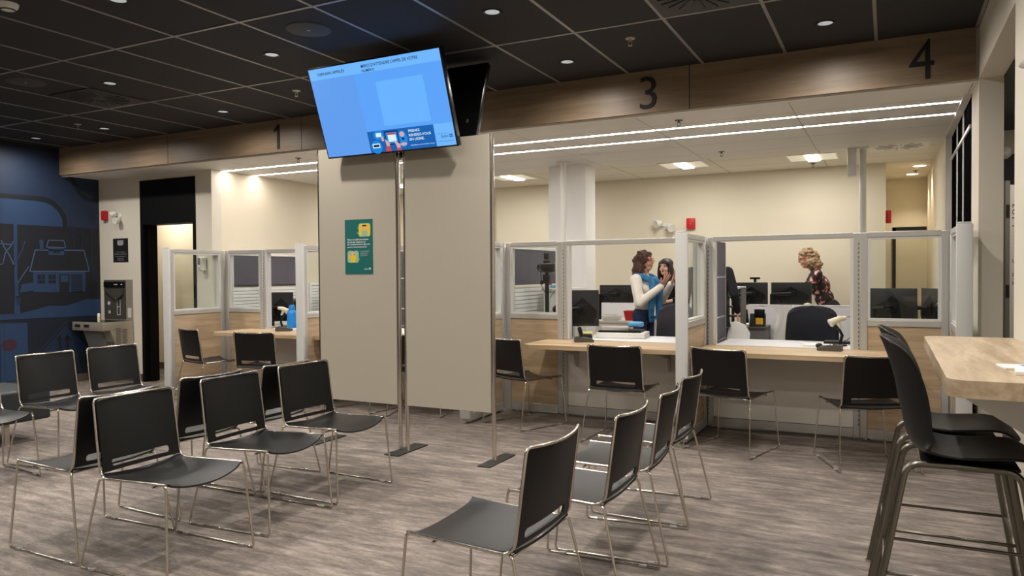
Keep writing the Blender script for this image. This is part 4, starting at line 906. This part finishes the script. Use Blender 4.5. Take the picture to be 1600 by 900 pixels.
t = thing('file_tray_tower', 'grey desktop file tray tower between the man and the monitors', 'file tray', (-1.47, 8.355, 0)); MB().box(-.09, .07, -.14, .14, .02, .78, bev=.003).build('cabinet', 'cab_grey', t)
for k in range(4): MB().box(-.11, .07, -.13, .13, .80+.10*k, .812+.10*k).build('tray', 'steel_dark', t)
MB().box(.06, .075, -.14, .14, .78, 1.21).box(-.115, -.10, -.14, .14, .78, 1.21).build('side_panel', 'cab_grey', t); MB().box(-.115, .075, -.14, .14, 1.20, 1.225, bev=.003).build('cover', 'laminate_white', t)
t = thing('coat', 'white coat hanging over the low partition beside the phone', 'coat', (-1.07, 8.925, 0))
def coat(i, j):
    u = i/10; v = j/10; return (-.08+.20*u*(1-.25*v)+.03*math.sin(v*5), -.016-.03*abs(math.sin(u*PI*2.2))-.02*v, 1.008-.42*v-.05*u*v)
MB().grid(coat, 10, 10, thick=.008).build('cloth', 'paper', t, smooth=80)

# counter tops clutter
def card_reader(x, y, rz, label):
    t = thing('card_reader', label, 'card reader', (x, y, .7445), math.radians(rz)); MB().prism([(-.09, 0), (.09, 0), (.09, .045), (.05, .05), (-.09, .022)], -.042, .042, 'x').build('housing', 'steel_dark', t); MB().box(-.03, .03, .03, .07, .0465, .049, m=None).build('display', 'black_gloss', t)
    q = MB()
    for i in range(3):
        for j in range(4): q.box(-.028+.02*i, -.014+.02*i, -.07+.02*j, -.057+.02*j, .03+.003*j, .036+.0033*j)
    q.build('keypad', 'cab_grey', t)
card_reader(-2.53, 6.50, 118, 'grey card reader on the left part of the number 3 counter'); card_reader(-.42, 6.53, -100, 'grey card reader on the number 4 counter beside the scanner'); card_reader(-6.22, 6.50, 118, 'card reader on the left end counter')
def scanner(x, y, z, rz, label):
    t = thing('barcode_scanner', label, 'scanner', (x, y, z), math.radians(rz)); MB().lathe([(0, 0), (.06, 0), (.055, .012), (.0, .014)], 20).build('base', 'black_plastic', t)
    MB().tube([(0, 0, .01), (.02, 0, .09), (-.01, 0, .15), (-.05, 0, .185)], [.014, .013, .012, .012], 10).build('gooseneck', 'black_plastic', t)
    MB().tube([(.05, 0, .238), (.0, 0, .232), (-.04, 0, .215), (-.075, 0, .195)], [.018, .026, .028, .036], 14).build('scanner_head', 'beige_plastic', t); MB().tube([(-.076, 0, .194), (-.084, 0, .189)], [.038, .030], 14).build('window_bezel', 'rail_light', t); MB().tube([(-.02, 0, .205), (.005, 0, .15)], [.02, .015], 10).build('handle', 'beige_plastic', t)
    MB().tube(fillet([(.06, 0, .245), (.12, .0, .26), (.16, .02, .12), (.05, .10, .01)], .05), .003, 6).build('cable', 'black_matte', t)
scanner(-.37, 6.97, .7445, 20, 'beige barcode scanner on its stand at the number 4 counter'); scanner(-6.66, 6.93, .7445, 200, 'beige barcode scanner on its stand at the left end counter')
t = thing('spray_bottle', 'bright blue bottle behind the left end counter', 'bottle', (-6.50, 6.93, .7445)); MB().lathe([(0, 0), (.055, 0), (.06, .02), (.06, .17), (.045, .21), (.035, .22)], 20).build('body', 'blue_plastic', t); MB().lathe([(.038, .22), (.040, .25), (.03, .275), (0, .28)], 20).build('cap', 'blue_plastic', t)
def paper_stack(x, y, z, n, label, m='paper', w=.22, d=.30, rz=0, th=.012):
    t = thing('paper_stack', label, 'papers', (x, y, z), math.radians(rz)); q = MB()
    for k in range(n): q.box(-w/2+random.uniform(-.01, .01), w/2+random.uniform(-.01, .01), -d/2, d/2, k*th, (k+1)*th-.001, m=Matrix.Rotation(random.uniform(-.08, .08), 4, 'Z'))
    q.build('sheets', m, t, smooth=0)
t = thing('printer', 'low white printer with a black lid on the number 3 counter', 'printer', (-2.35, 7.10, .7445), .12); MB().box(-.24, .24, -.15, .16, 0, .055, bev=.008).build('body', 'white_plastic', t); MB().box(-.22, .20, -.12, .14, .055, .075, bev=.006).build('lid', 'black_plastic', t)
paper_stack(-2.42, 7.10, .82, 3, 'grey folders and papers lying on the white printer', 'rail', .26, .2, 15, .01)
t = thing('tissue_pack', 'light blue pack lying on the papers of the number 3 counter', 'pack', (-2.22, 7.12, .851)); MB().box(-.07, .07, -.05, .05, 0, .05, bev=.02, seg=3).build('wrapper', 'light_blue', t)
paper_stack(-2.71, 7.03, .7445, 4, 'papers with a yellow sheet at the left of the number 3 counter', 'note_yellow', .13, .16, 20, .012); paper_stack(-2.50, 6.78, .7445, 1, 'single white sheet by the card reader of number 3', 'paper', .3, .16, 10, .003)
t = thing('desk_phone', 'black desk phone handset standing on the number 3 counter', 'phone', (-2.64, 6.84, .7445), .4); MB().box(-.06, .06, -.08, .08, 0, .04, bev=.01).build('phone_body', 'black_plastic', t); MB().box(-.055, -.015, -.09, .09, .04, .12, bev=.012, m=Matrix.Rotation(-.25, 4, 'Y')).build('handset', 'black_gloss', t)
paper_stack(-.58, 6.94, .7445, 2, 'papers lying left of the scanner at number 4', 'paper', .18, .24, 12, .006)
t = thing('computer_mouse', 'dark mouse on the number 4 counter', 'mouse', (-.52, 6.80, .7445)); MB().ell((0, 0, .012), (.03, .05, .022)).build('shell', 'black_plastic', t)
t = thing('keyboard', 'black keyboard at the rear of the number 4 counter', 'keyboard', (-.30, 7.20, .7445)); MB().box(-.21, .21, -.07, .07, 0, .018, bev=.004).build('case', 'black_plastic', t); q = MB()
for i in range(14):
    for j in range(5): q.box(-.20+.0285*i, -.176+.0285*i, -.062+.025*j, -.042+.025*j, .018, .023)
q.build('keys', 'steel_dark', t, smooth=0)
t = thing('keyboard', 'black keyboard below the monitor of the left end counter', 'keyboard', (-6.30, 7.08, .7445), .2); MB().box(-.20, .16, -.07, .07, 0, .02, bev=.004).build('case', 'black_plastic', t); MB().box(-.19, .15, -.06, .06, .02, .024).build('keys', 'steel_dark', t)
# rear desk objects
t = thing('plastic_bin', 'red plastic bin on the rear office desk', 'bin', (-3.02, 9.45, .756)); MB().lathe([(0, 0), (.075, 0), (.10, .12), (.108, .125), (.104, .13), (.09, .12), (.07, .01), (0, .01)], 4, m=Matrix.Rotation(PI/4, 4, 'Z')).build('body', 'red_plastic', t, smooth=20)
t = thing('label_printer', 'low white box on the rear office desk beside the red bin', 'box', (-3.27, 9.43, .756)); MB().box(-.11, .11, -.08, .08, 0, .07, bev=.01).build('body', 'white_plastic', t); MB().box(-.09, .09, -.07, .02, .07, .078).build('lid', 'rail', t)
t = thing('pen_cup', 'small brown cup behind the red bin', 'cup', (-2.90, 9.55, .756)); MB().lathe([(0, 0), (.035, 0), (.04, .14), (.035, .14), (.03, .01), (0, .01)], 14).build('cup', 'hair_brown', t)
# camera station 3
t = thing('photo_camera', 'black photo camera on a tall stand behind the narrow glass', 'camera', (-3.22, 7.30, .7445))
t.location = (-3.235, 7.25, .0)
MB().lathe([(0, 0), (.13, 0), (.13, .02), (.03, .035), (.022, .05), (.022, 1.30)], 20).build('stand', 'black_plastic', t); MB().box(-.035, .035, -.03, .03, 1.28, 1.37, bev=.006).build('mount', 'black_plastic', t)
MB().box(-.075, .085, -.035, .04, 1.395, 1.495, bev=.014, seg=3).box(-.03, .045, -.03, .03, 1.49, 1.525, bev=.01).build('camera_body', 'black_gloss', t)
MB().lathe([(0, 0), (.036, 0), (.040, .02), (.040, .07), (.030, .075), (0, .06)], 24, m=Matrix.Translation((-.03, -.03, 1.445)) @ Matrix.Rotation(PI/2, 4, 'X')).build('lens', 'black_gloss', t)
MB().box(-.022, .028, -.03, .02, 1.53, 1.60, bev=.006).build('flash', 'black_plastic', t); MB().cyl((0, 0, 1.37), (0, 0, 1.397), .02, 12).build('tripod_head', 'black_plastic', t)
MB().tube(fillet([(.085, 0, 1.45), (.16, .02, 1.42), (.14, .03, 1.28), (.03, .0, 1.12)], .05), .003, 6).build('cable', 'black_matte', t); MB().tube(fillet([(-.07, 0, 1.40), (-.06, -.01, 1.25), (-.02, 0, 1.18)], .04), .003, 6).build('strap', 'black_matte', t); MB().box(-.075, -.045, -.015, .01, 1.265, 1.31, bev=.004).build('remote', 'black_gloss', t)
MB().box(.025, .055, -.01, .01, 1.26, 1.275).build('clamp_knob', 'red_plastic', t)
t = thing('photo_printer', 'white office printer on a stand in front of the louvres', 'printer', (-3.25, 7.62, 0)); MB().box(-.13, .24, -.14, .18, .02, 1.19, bev=.004).build('cabinet', 'white_plastic', t); MB().box(-.15, .26, -.16, .20, 1.19, 1.225, bev=.006).build('top', 'white_plastic', t)
t = thing('stapler', 'red and grey stapler lying on the white printer stand', 'stapler', (-3.22, 7.54, 1.226), .1); MB().box(-.0, .09, -.02, .02, 0, .035, bev=.01).build('grip', 'red_plastic', t); MB().box(-.10, .0, -.018, .018, 0, .028, bev=.01).build('head', 'light_blue', t)
t = thing('cable_bundle', 'bundle of black devices and cables at the foot of the camera stand', 'devices', (-3.06, 7.0, .7445)); 
q = MB(); q.ell((0, .06, .27), (.03, .025, .035)); q.ell((.07, .05, .22), (.028, .03, .05)); q.cyl((.01, .05, 0), (.0, .05, .25), .012, 8); q.cyl((.08, .05, 0), (.075, .05, .2), .012, 8); q.box(-.05, .12, .02, .1, 0, .04, bev=.008); q.build('holders', 'black_gloss', t)
MB().tube(fillet([(0, .05, .3), (.05, .0, .33), (.09, .0, .2), (.03, -.02, .12), (.07, 0, .05)], .04), .005, 6).build('cord', 'black_matte', t)
t = thing('file_tray_tower', 'grey document trays behind the second counter, seen through the divider glass', 'file tray', (-7.0, 8.45, 0)); MB().box(-.2, .2, -.2, .2, .02, .96, bev=.003).build('cabinet', 'steel_dark', t)
for k in range(4): MB().box(-.2, .2, -.19, .19, .98+.045*k, .99+.045*k).build('tray', 'rail', t)
divider(-7.40, 8.22, 8.9, 'low', 'low louvred divider section behind the left counters')

# ================================================================ PEOPLE
def capsule(mb, p0, r0, p1, r1, seg=12, sc=(1, 1, 1)):
    p0, p1 = Vector(p0), Vector(p1); mb.ell(p0, (r0*sc[0], r0*sc[1], r0*sc[2]), seg, 8); mb.ell(p1, (r1*sc[0], r1*sc[1], r1*sc[2]), seg, 8)
    if (p1-p0).length > 1e-5:
        n0 = len(mb.bm.verts); mb.tube([p0, p1], [r0, r1], seg)
        if sc != (1, 1, 1):
            mb.bm.verts.ensure_lookup_table()
            for v in mb.bm.verts[n0:]:
                d = p1-p0; t_ = max(0, min(1, (v.co-p0).dot(d)/d.length_squared)); c = p0+d*t_; q = v.co-c; v.co = c+Vector((q.x*sc[0], q.y*sc[1], q.z*sc[2]))
def remeshed(name, mb, mats, parent, voxel, prims=None, smooth_it=4):
    me = bpy.data.meshes.new(name); mb.bm.to_mesh(me); mb.bm.free(); o = bpy.data.objects.new(name, me); COL.objects.link(o)
    r = o.modifiers.new('r', 'REMESH'); r.mode = 'VOXEL'; r.voxel_size = voxel
    if smooth_it: s = o.modifiers.new('s', 'SMOOTH'); s.iterations = smooth_it; s.factor = .4
    bpy.context.view_layer.update(); dg = bpy.context.evaluated_depsgraph_get(); m2 = bpy.data.meshes.new_from_object(o.evaluated_get(dg))
    o.modifiers.clear(); o.data = m2; bpy.data.meshes.remove(me); m2.materials.clear()
    for k in mats: m2.materials.append(M(k))
    if prims:
        n = len(m2.polygons); c = np.empty(n*3); m2.polygons.foreach_get('center', c); c = c.reshape(-1, 3); best = np.full(n, 1e9); idx = np.zeros(n, dtype=np.int32)
        for p0, r0, p1, r1, tg in prims:
            a = np.array(p0); d = np.array(p1)-a; L2 = max(1e-9, d@d); t_ = np.clip(((c-a)@d)/L2, 0, 1); q = np.linalg.norm(c-(a+t_[:, None]*d), axis=1)-(r0+(r1-r0)*t_)
            k = q < best; best[k] = q[k]; idx[k] = tg
        m2.polygons.foreach_set('material_index', idx)
    m2.polygons.foreach_set('use_smooth', [True]*len(m2.polygons))
    o.parent = parent
    return o
def hand(P, wrist, dirv, up, tg, spread=.25, curl=.2, side=1):
    """palm, four unequal fingers and a thumb leaving the side of the palm; dirv = along the fingers, up = back of the hand"""
    w = Vector(wrist); d = Vector(dirv).normalized(); u = (Vector(up)-d*Vector(up).dot(d)).normalized(); s = d.cross(u)*side
    for k, off in enumerate((-.026, -.009, .009, .026)): P.append((w+s*off*.6+d*.01, .014, w+d*.085+s*off, .0125, tg))
    for off, L, a in ((-.030, .060, -.5), (-.010, .074, -.15), (.011, .070, .2), (.030, .056, .6)):
        b = w+d*.085+s*off; dd = (d+s*a*spread).normalized(); m_ = b+dd*L*.5-u*curl*.006; e = m_+(dd-u*curl).normalized()*L*.5
        P.append((b, .0098, m_, .0088, tg)); P.append((m_, .0088, e, .0072, tg))
    b = w+d*.025-s*.030; m_ = b+(d*.6-s*.8).normalized()*.035; e = m_+(d*.85-s*.4).normalized()*.032
    P.append((b, .013, m_, .0105, tg)); P.append((m_, .0105, e, .0085, tg))
def person(name, label, loc, rz, h, mats, pose, tags):
    """mats: skin, top, trousers, shoe, lips ; tags: top covers torso+arms"""
    t = thing(name, label, 'person', loc, math.radians(rz)); s = h/1.70
    SK, TOP, LEG, SHOE, LIP = 0, 1, 2, 3, 4
    P = []; mb = MB()
    lean = pose.get('lean', 0); hipz = .92*s
    def T(p):   # lean the upper body forward about the hips
        v = Vector(p)*1.0
        if v.z > hipz: q = v-Vector((0, 0, hipz)); v = Vector((q.x, q.y*math.cos(lean)+q.z*math.sin(lean), hipz+q.z*math.cos(lean)-q.y*math.sin(lean)))
        return v
    def E(c, rad, tg):   # ellipsoid
        c = T(Vector(c)*s); r = [a*s for a in rad]; mb.ell(c, r, 20, 14, Matrix.Rotation(-lean, 4, 'X') if c.z > hipz+.02 else None)
        m_ = (r[0]+r[1]+r[2])/3; ax = Vector((1, 0, 0)); 
        if r[2] >= max(r[0], r[1]): ax = Vector((0, 0, 1))
        L = max(r)-min(r); P.append((c-ax*L, min(r)*1.05, c+ax*L, min(r)*1.05, tg))
    def C(a, ra, b, rb, tg, raw=False):
        a = Vector(a) if raw else T(Vector(a)*s); b = Vector(b) if raw else T(Vector(b)*s); k = 1 if raw else s
        capsule(mb, a, ra*k, b, rb*k); P.append((a, ra*k, b, rb*k, tg))
    wd = pose.get('wide', 1.)
    E((0, -.01, .93), (.165*wd, .125*wd, .12), LEG); E((0, 0, 1.06), (.140*wd, .105*wd, .12), TOP); E((0, .005, 1.22), (.158*wd, .118*wd, .15), TOP)
    if pose.get('bust'): E((-.07, .085, 1.24), (.065, .06, .06), TOP); E((.07, .085, 1.24), (.065, .06, .06), TOP)
    C((-.125*wd, -.01, 1.375), .058, (.125*wd, -.01, 1.375), .058, TOP); C((-.05, -.015, 1.42), .05, (.05, -.015, 1.42), .05, TOP)
    C((0, -.012, 1.42), .05, (0, .012, 1.50), .047, SK)
    # head, turned by pose['turn'] and nodded by pose['nod']
    HC = Vector((0, .02, 1.585)); RT = Matrix.Rotation(pose.get('turn', 0), 4, 'Z') @ Matrix.Rotation(pose.get('nod', 0)+pose.get('lean', 0)*.9, 4, 'X')
    def Hd(p): return HC + RT @ Vector(p)
    def HE(p, rad, tg, rot=True):
        c = T(Hd(p)*s); r = [a*s for a in rad]; mb.ell(c, r, 22, 16, Matrix.Rotation(-lean, 4, 'X') @ RT); P.append((c, min(r), c, min(r), tg))
    HE((0, -.005, .025), (.074, .092, .088), SK); HE((0, .022, -.02), (.062, .070, .082), SK); HE((0, .045, -.075), (.042, .040, .035), SK); HE((0, .062, .03), (.055, .028, .03), SK)
    HE((0, .098, -.012), (.0105, .018, .014), SK); HE((0, .088, .010), (.009, .014, .024), SK); HE((0, .088, -.048), (.022, .010, .007), LIP); HE((0, .085, -.056), (.018, .010, .006), LIP)
    for sx in (-1, 1):
        HE((sx*.034, .060, -.03), (.026, .026, .026), SK); HE((sx*.076, -.005, -.005), (.010, .020, .030), SK); HE((sx*.03, .082, .032), (.020, .010, .006), SK)
    # legs
    for sx in (-1, 1):
        st = pose.get('stance', .0)*sx
        C((sx*.085, -.005, .90), .092*wd, (sx*.095, .01+st, .50), .060, LEG); C((sx*.095, .01+st, .50), .060, (sx*.10, -.02+st, .10), .042, LEG); C((sx*.10, -.03+st, .055), .040, (sx*.11, .12+st, .035), .032, SHOE)
    sl = pose.get('sleeve', 1.12)
    for sx, sd in ((-1, 'L'), (1, 'R')):
        sh = T(Vector((sx*.172*wd, -.01, 1.365))*s); el, wr, dv, up = [Vector(q) for q in pose[sd]]
        C(sh, .054*s*sl, el, .043*s*sl, TOP, True); m_ = el.lerp(wr, .90 if pose.get('long', 1) else .1)
        C(el, .041*s*sl, m_, .031*s*sl, TOP if pose.get('long', 1) else SK, True)
        if not pose.get('long', 1): C(el, .041*s, el.lerp(wr, .4), .038*s, TOP if pose.get('half') else SK, True)
        C(m_, .026*s, wr, .022*s, SK, True)
        L0 = len(P); hand(P, wr, dv, up, SK, pose.get('spread', .25), pose.get('curl', .3), side=sx*pose.get('hs', 1))
        for a, ra, b, rb, tg in P[L0:]: capsule(mb, a, ra, b, rb, 8)
    o = remeshed('body', mb, mats, t, .0058, P, 3)
    # eyes and brows
    q = MB()
    for sx in (-1, 1): q.ell(T(Hd((sx*.031, .087, .014))*s), (.010*s, .006*s, .0055*s), 10, 8, RT)
    q.build('eyes', 'eye', t)
    q = MB()
    for sx in (-1, 1): q.tube([T(Hd(p)*s) for p in ((sx*.016, .095, .034), (sx*.032, .093, .039), (sx*.048, .083, .034))], .003*s, 6)
    q.build('eyebrows', mats[5] if len(mats) > 5 else 'hair_brown', t)
    return t, T, Hd, RT, s
def hair(t, T, Hd, s, blobs, m, curly, voxel=.008):
    mb = MB(); rnd = random.Random(3)
    for p, r in blobs:
        mb.ell(T(Hd(p)*s), [a*s for a in r], 14, 10)
        if curly:
            for k in range(60):
                a, b = rnd.uniform(0, 2*PI), rnd.uniform(-1, 1); q = math.sqrt(1-b*b); n = Vector((q*math.cos(a)*r[0], q*math.sin(a)*r[1], b*r[2]))*1.06
                mb.ell(T((Hd(p)+n)*s), [rnd.uniform(.010, .021)*s]*3, 7, 5)
    return remeshed('hair', mb, [m], t, .0065 if curly else voxel, None, 0 if curly else 4)
def glasses(t, T, Hd, s, m='lips'):
    q = MB()
    for sx in (-1, 1):
        q.tube([T(Hd((sx*.033+.023*math.cos(a*PI/8), .103, .010+.018*math.sin(a*PI/8)))*s) for a in range(16)], .0018*s, 6, closed=True)
        q.tube([T(Hd((sx*.056, .101, .014))*s), T(Hd((sx*.074, .06, .014))*s), T(Hd((sx*.080, -.01, .012))*s)], .0018*s, 6)
    q.tube([T(Hd((-.010, .104, .012))*s), T(Hd((.010, .104, .012))*s)], .0018*s, 6); q.build('glasses', m, t)

# woman in the white sweater, both hands raised in front of her
t, T, Hd, RT, s = person('person', 'woman with curly brown hair, white sweater, blue scarf and jeans, hands raised', (-2.53, 8.42, 0), -103, 1.62, ['skin', 'sweater', 'jeans', 'shoe', 'lips', 'hair_brown'],
    dict(bust=1, turn=.12, sleeve=1.35, spread=.5, curl=.25, L=((-.25, .10, 1.06), (-.10, .31, 1.27), (.05, .35, .9), (-.3, .9, -.2)), R=((.24, .08, 1.04), (.10, .30, 1.24), (-.05, .45, .85), (.3, .8, -.3))), None)
hair(t, T, Hd, s, [((0, -.025, .055), (.088, .098, .075)), ((0, -.07, -.02), (.098, .075, .09)), ((-.062, -.045, -.08), (.052, .060, .075)), ((.062, -.045, -.08), (.052, .060, .075)), ((0, -.09, -.12), (.085, .055, .075)), ((-.07, .0, .03), (.028, .045, .05)), ((.07, .0, .03), (.028, .045, .05))], 'hair_brown', True)
glasses(t, T, Hd, s)
mb = MB()
pts = [(-.085, -.06, 1.415), (-.115, .04, 1.40), (-.08, .115, 1.37), (0, .14, 1.355), (.08, .115, 1.37), (.115, .04, 1.40), (.085, -.06, 1.415), (0, -.085, 1.42)]
mb.tube([Vector(p)*s for p in pts], .038, 10, closed=True); mb.tube([Vector(p)*s for p in pts], .030, 8, closed=True)
for sx in (-1, 1):
    for dx in (0, .035, .07): mb.tube([Vector((sx*(.03+dx), .145, 1.36))*s, Vector((sx*(.045+dx*.9), .172, 1.22))*s, Vector((sx*(.05+dx), .155, 1.06))*s, Vector((sx*(.05+dx), .15, .92))*s], [.026, .024, .024, .018], 8)
remeshed('scarf', mb, ['scarf'], t, .007, None, 2)
mb = MB()
for k in range(14): x_ = -.13+.02*k; mb.tube([Vector((x_, .15, .93))*s, Vector((x_+.004, .155, .86))*s], [.006, .003], 5)
mb.build('scarf_fringe', 'scarf', t)
# dark-haired woman in black, behind her
t, T, Hd, RT, s = person('person', 'woman with long straight dark hair and black top, partly hidden by the post', (-2.45, 9.15, 0), 150, 1.55, ['skin_pale', 'black_cloth', 'dark_blue', 'shoe', 'lips', 'hair_dark'],
    dict(bust=1, turn=.25, nod=.06, long=0, half=1, L=((-.27, .02, 1.06), (-.17, .26, 1.02), (.5, .8, .05), (0, 0, 1)), R=((.27, .03, 1.05), (.12, .27, 1.03), (-.5, .8, .05), (0, 0, 1))), None)
hair(t, T, Hd, s, [((0, -.010, .052), (.090, .100, .076)), ((-.052, .03, .045), (.036, .055, .05)), ((.052, .03, .045), (.036, .055, .05)), ((0, -.055, -.05), (.096, .070, .12)), ((-.080, .012, -.08), (.030, .052, .14)), ((.080, .012, -.08), (.030, .052, .14)), ((0, -.06, -.18), (.10, .05, .10)), ((-.07, .03, -.18), (.03, .03, .08))], 'hair_dark', False)
# man in the black suit seen from behind
t, T, Hd, RT, s = person('person', 'man in a black suit seen from behind, holding a white folder', (-1.70, 8.05, 0), 6, 1.72, ['skin', 'black_cloth', 'black_cloth', 'shoe', 'lips', 'hair_dark'],
    dict(wide=1.08, curl=1.2, L=((-.25, -.02, 1.10), (-.26, .06, .86), (0, .1, -1), (-1, 0, 0)), R=((.26, -.05, 1.15), (.285, .04, .955), (0.05, .15, -1), (1, 0, 0))), None)
hair(t, T, Hd, s, [((0, -.02, .04), (.080, .094, .075)), ((0, -.05, -.03), (.076, .055, .06))], 'hair_dark', False)
mb = MB()
def jac(i, j):
    a = 2*PI*i/28; v = j/14; z = .80+.60*v; k = [1.22, 1.18, 1.14, 1.1, 1.06, 1.03, 1.02, 1.03, 1.05, 1.07, 1.08, 1.08, 1.05, .96, .80][j]
    return (math.cos(a)*.172*k*s*1.03, math.sin(a)*.128*k*s*1.05, z*s)
mb.grid(jac, 28, 14, thick=.006); bmesh.ops.remove_doubles(mb.bm, verts=mb.bm.verts, dist=.0005); mb.build('jacket', 'black_cloth', t, smooth=80)
f = thing('folder', 'white folder held by the man in the black suit', 'folder', (-1.43, 8.07, .0), -.15)
MB().prism([(-.11, .58), (.13, .58), (.15, .74), (.10, .83), (.0, .865), (-.07, .85)], -.008, .008).build('cover', 'paper', f)
# blond woman leaning forward over her desk
t, T, Hd, RT, s = person('person', 'woman with curly blond hair and floral blouse leaning forward over the desk', (-.66, 9.99, 0), 97, 1.70, ['skin', 'floral', 'black_cloth', 'shoe', 'lips', 'hair_blond'],
    dict(bust=1, wide=1.08, lean=.34, nod=-.25, sleeve=1.25, spread=.3, L=((-.22, .30, 1.05), (-.17, .36, .80), (.1, .6, -.25), (0, .2, 1)), R=((.22, .30, 1.05), (.17, .38, .80), (-.1, .6, -.25), (0, .2, 1))), None)
hair(t, T, Hd, s, [((0, -.02, .05), (.086, .098, .075)), ((0, -.06, -.02), (.105, .080, .085)), ((-.07, -.035, -.07), (.052, .062, .065)), ((.07, -.035, -.07), (.052, .062, .065)), ((0, -.08, -.10), (.090, .06, .065))], 'hair_blond', True)
glasses(t, T, Hd, s)
t = thing('cup', 'small pale cup beside the leaning woman', 'cup', (-.83, 9.22, .741)); MB().lathe([(0, 0), (.035, 0), (.045, .24), (.04, .27), (.0, .28)], 16).build('body', 'beige_plastic', t)
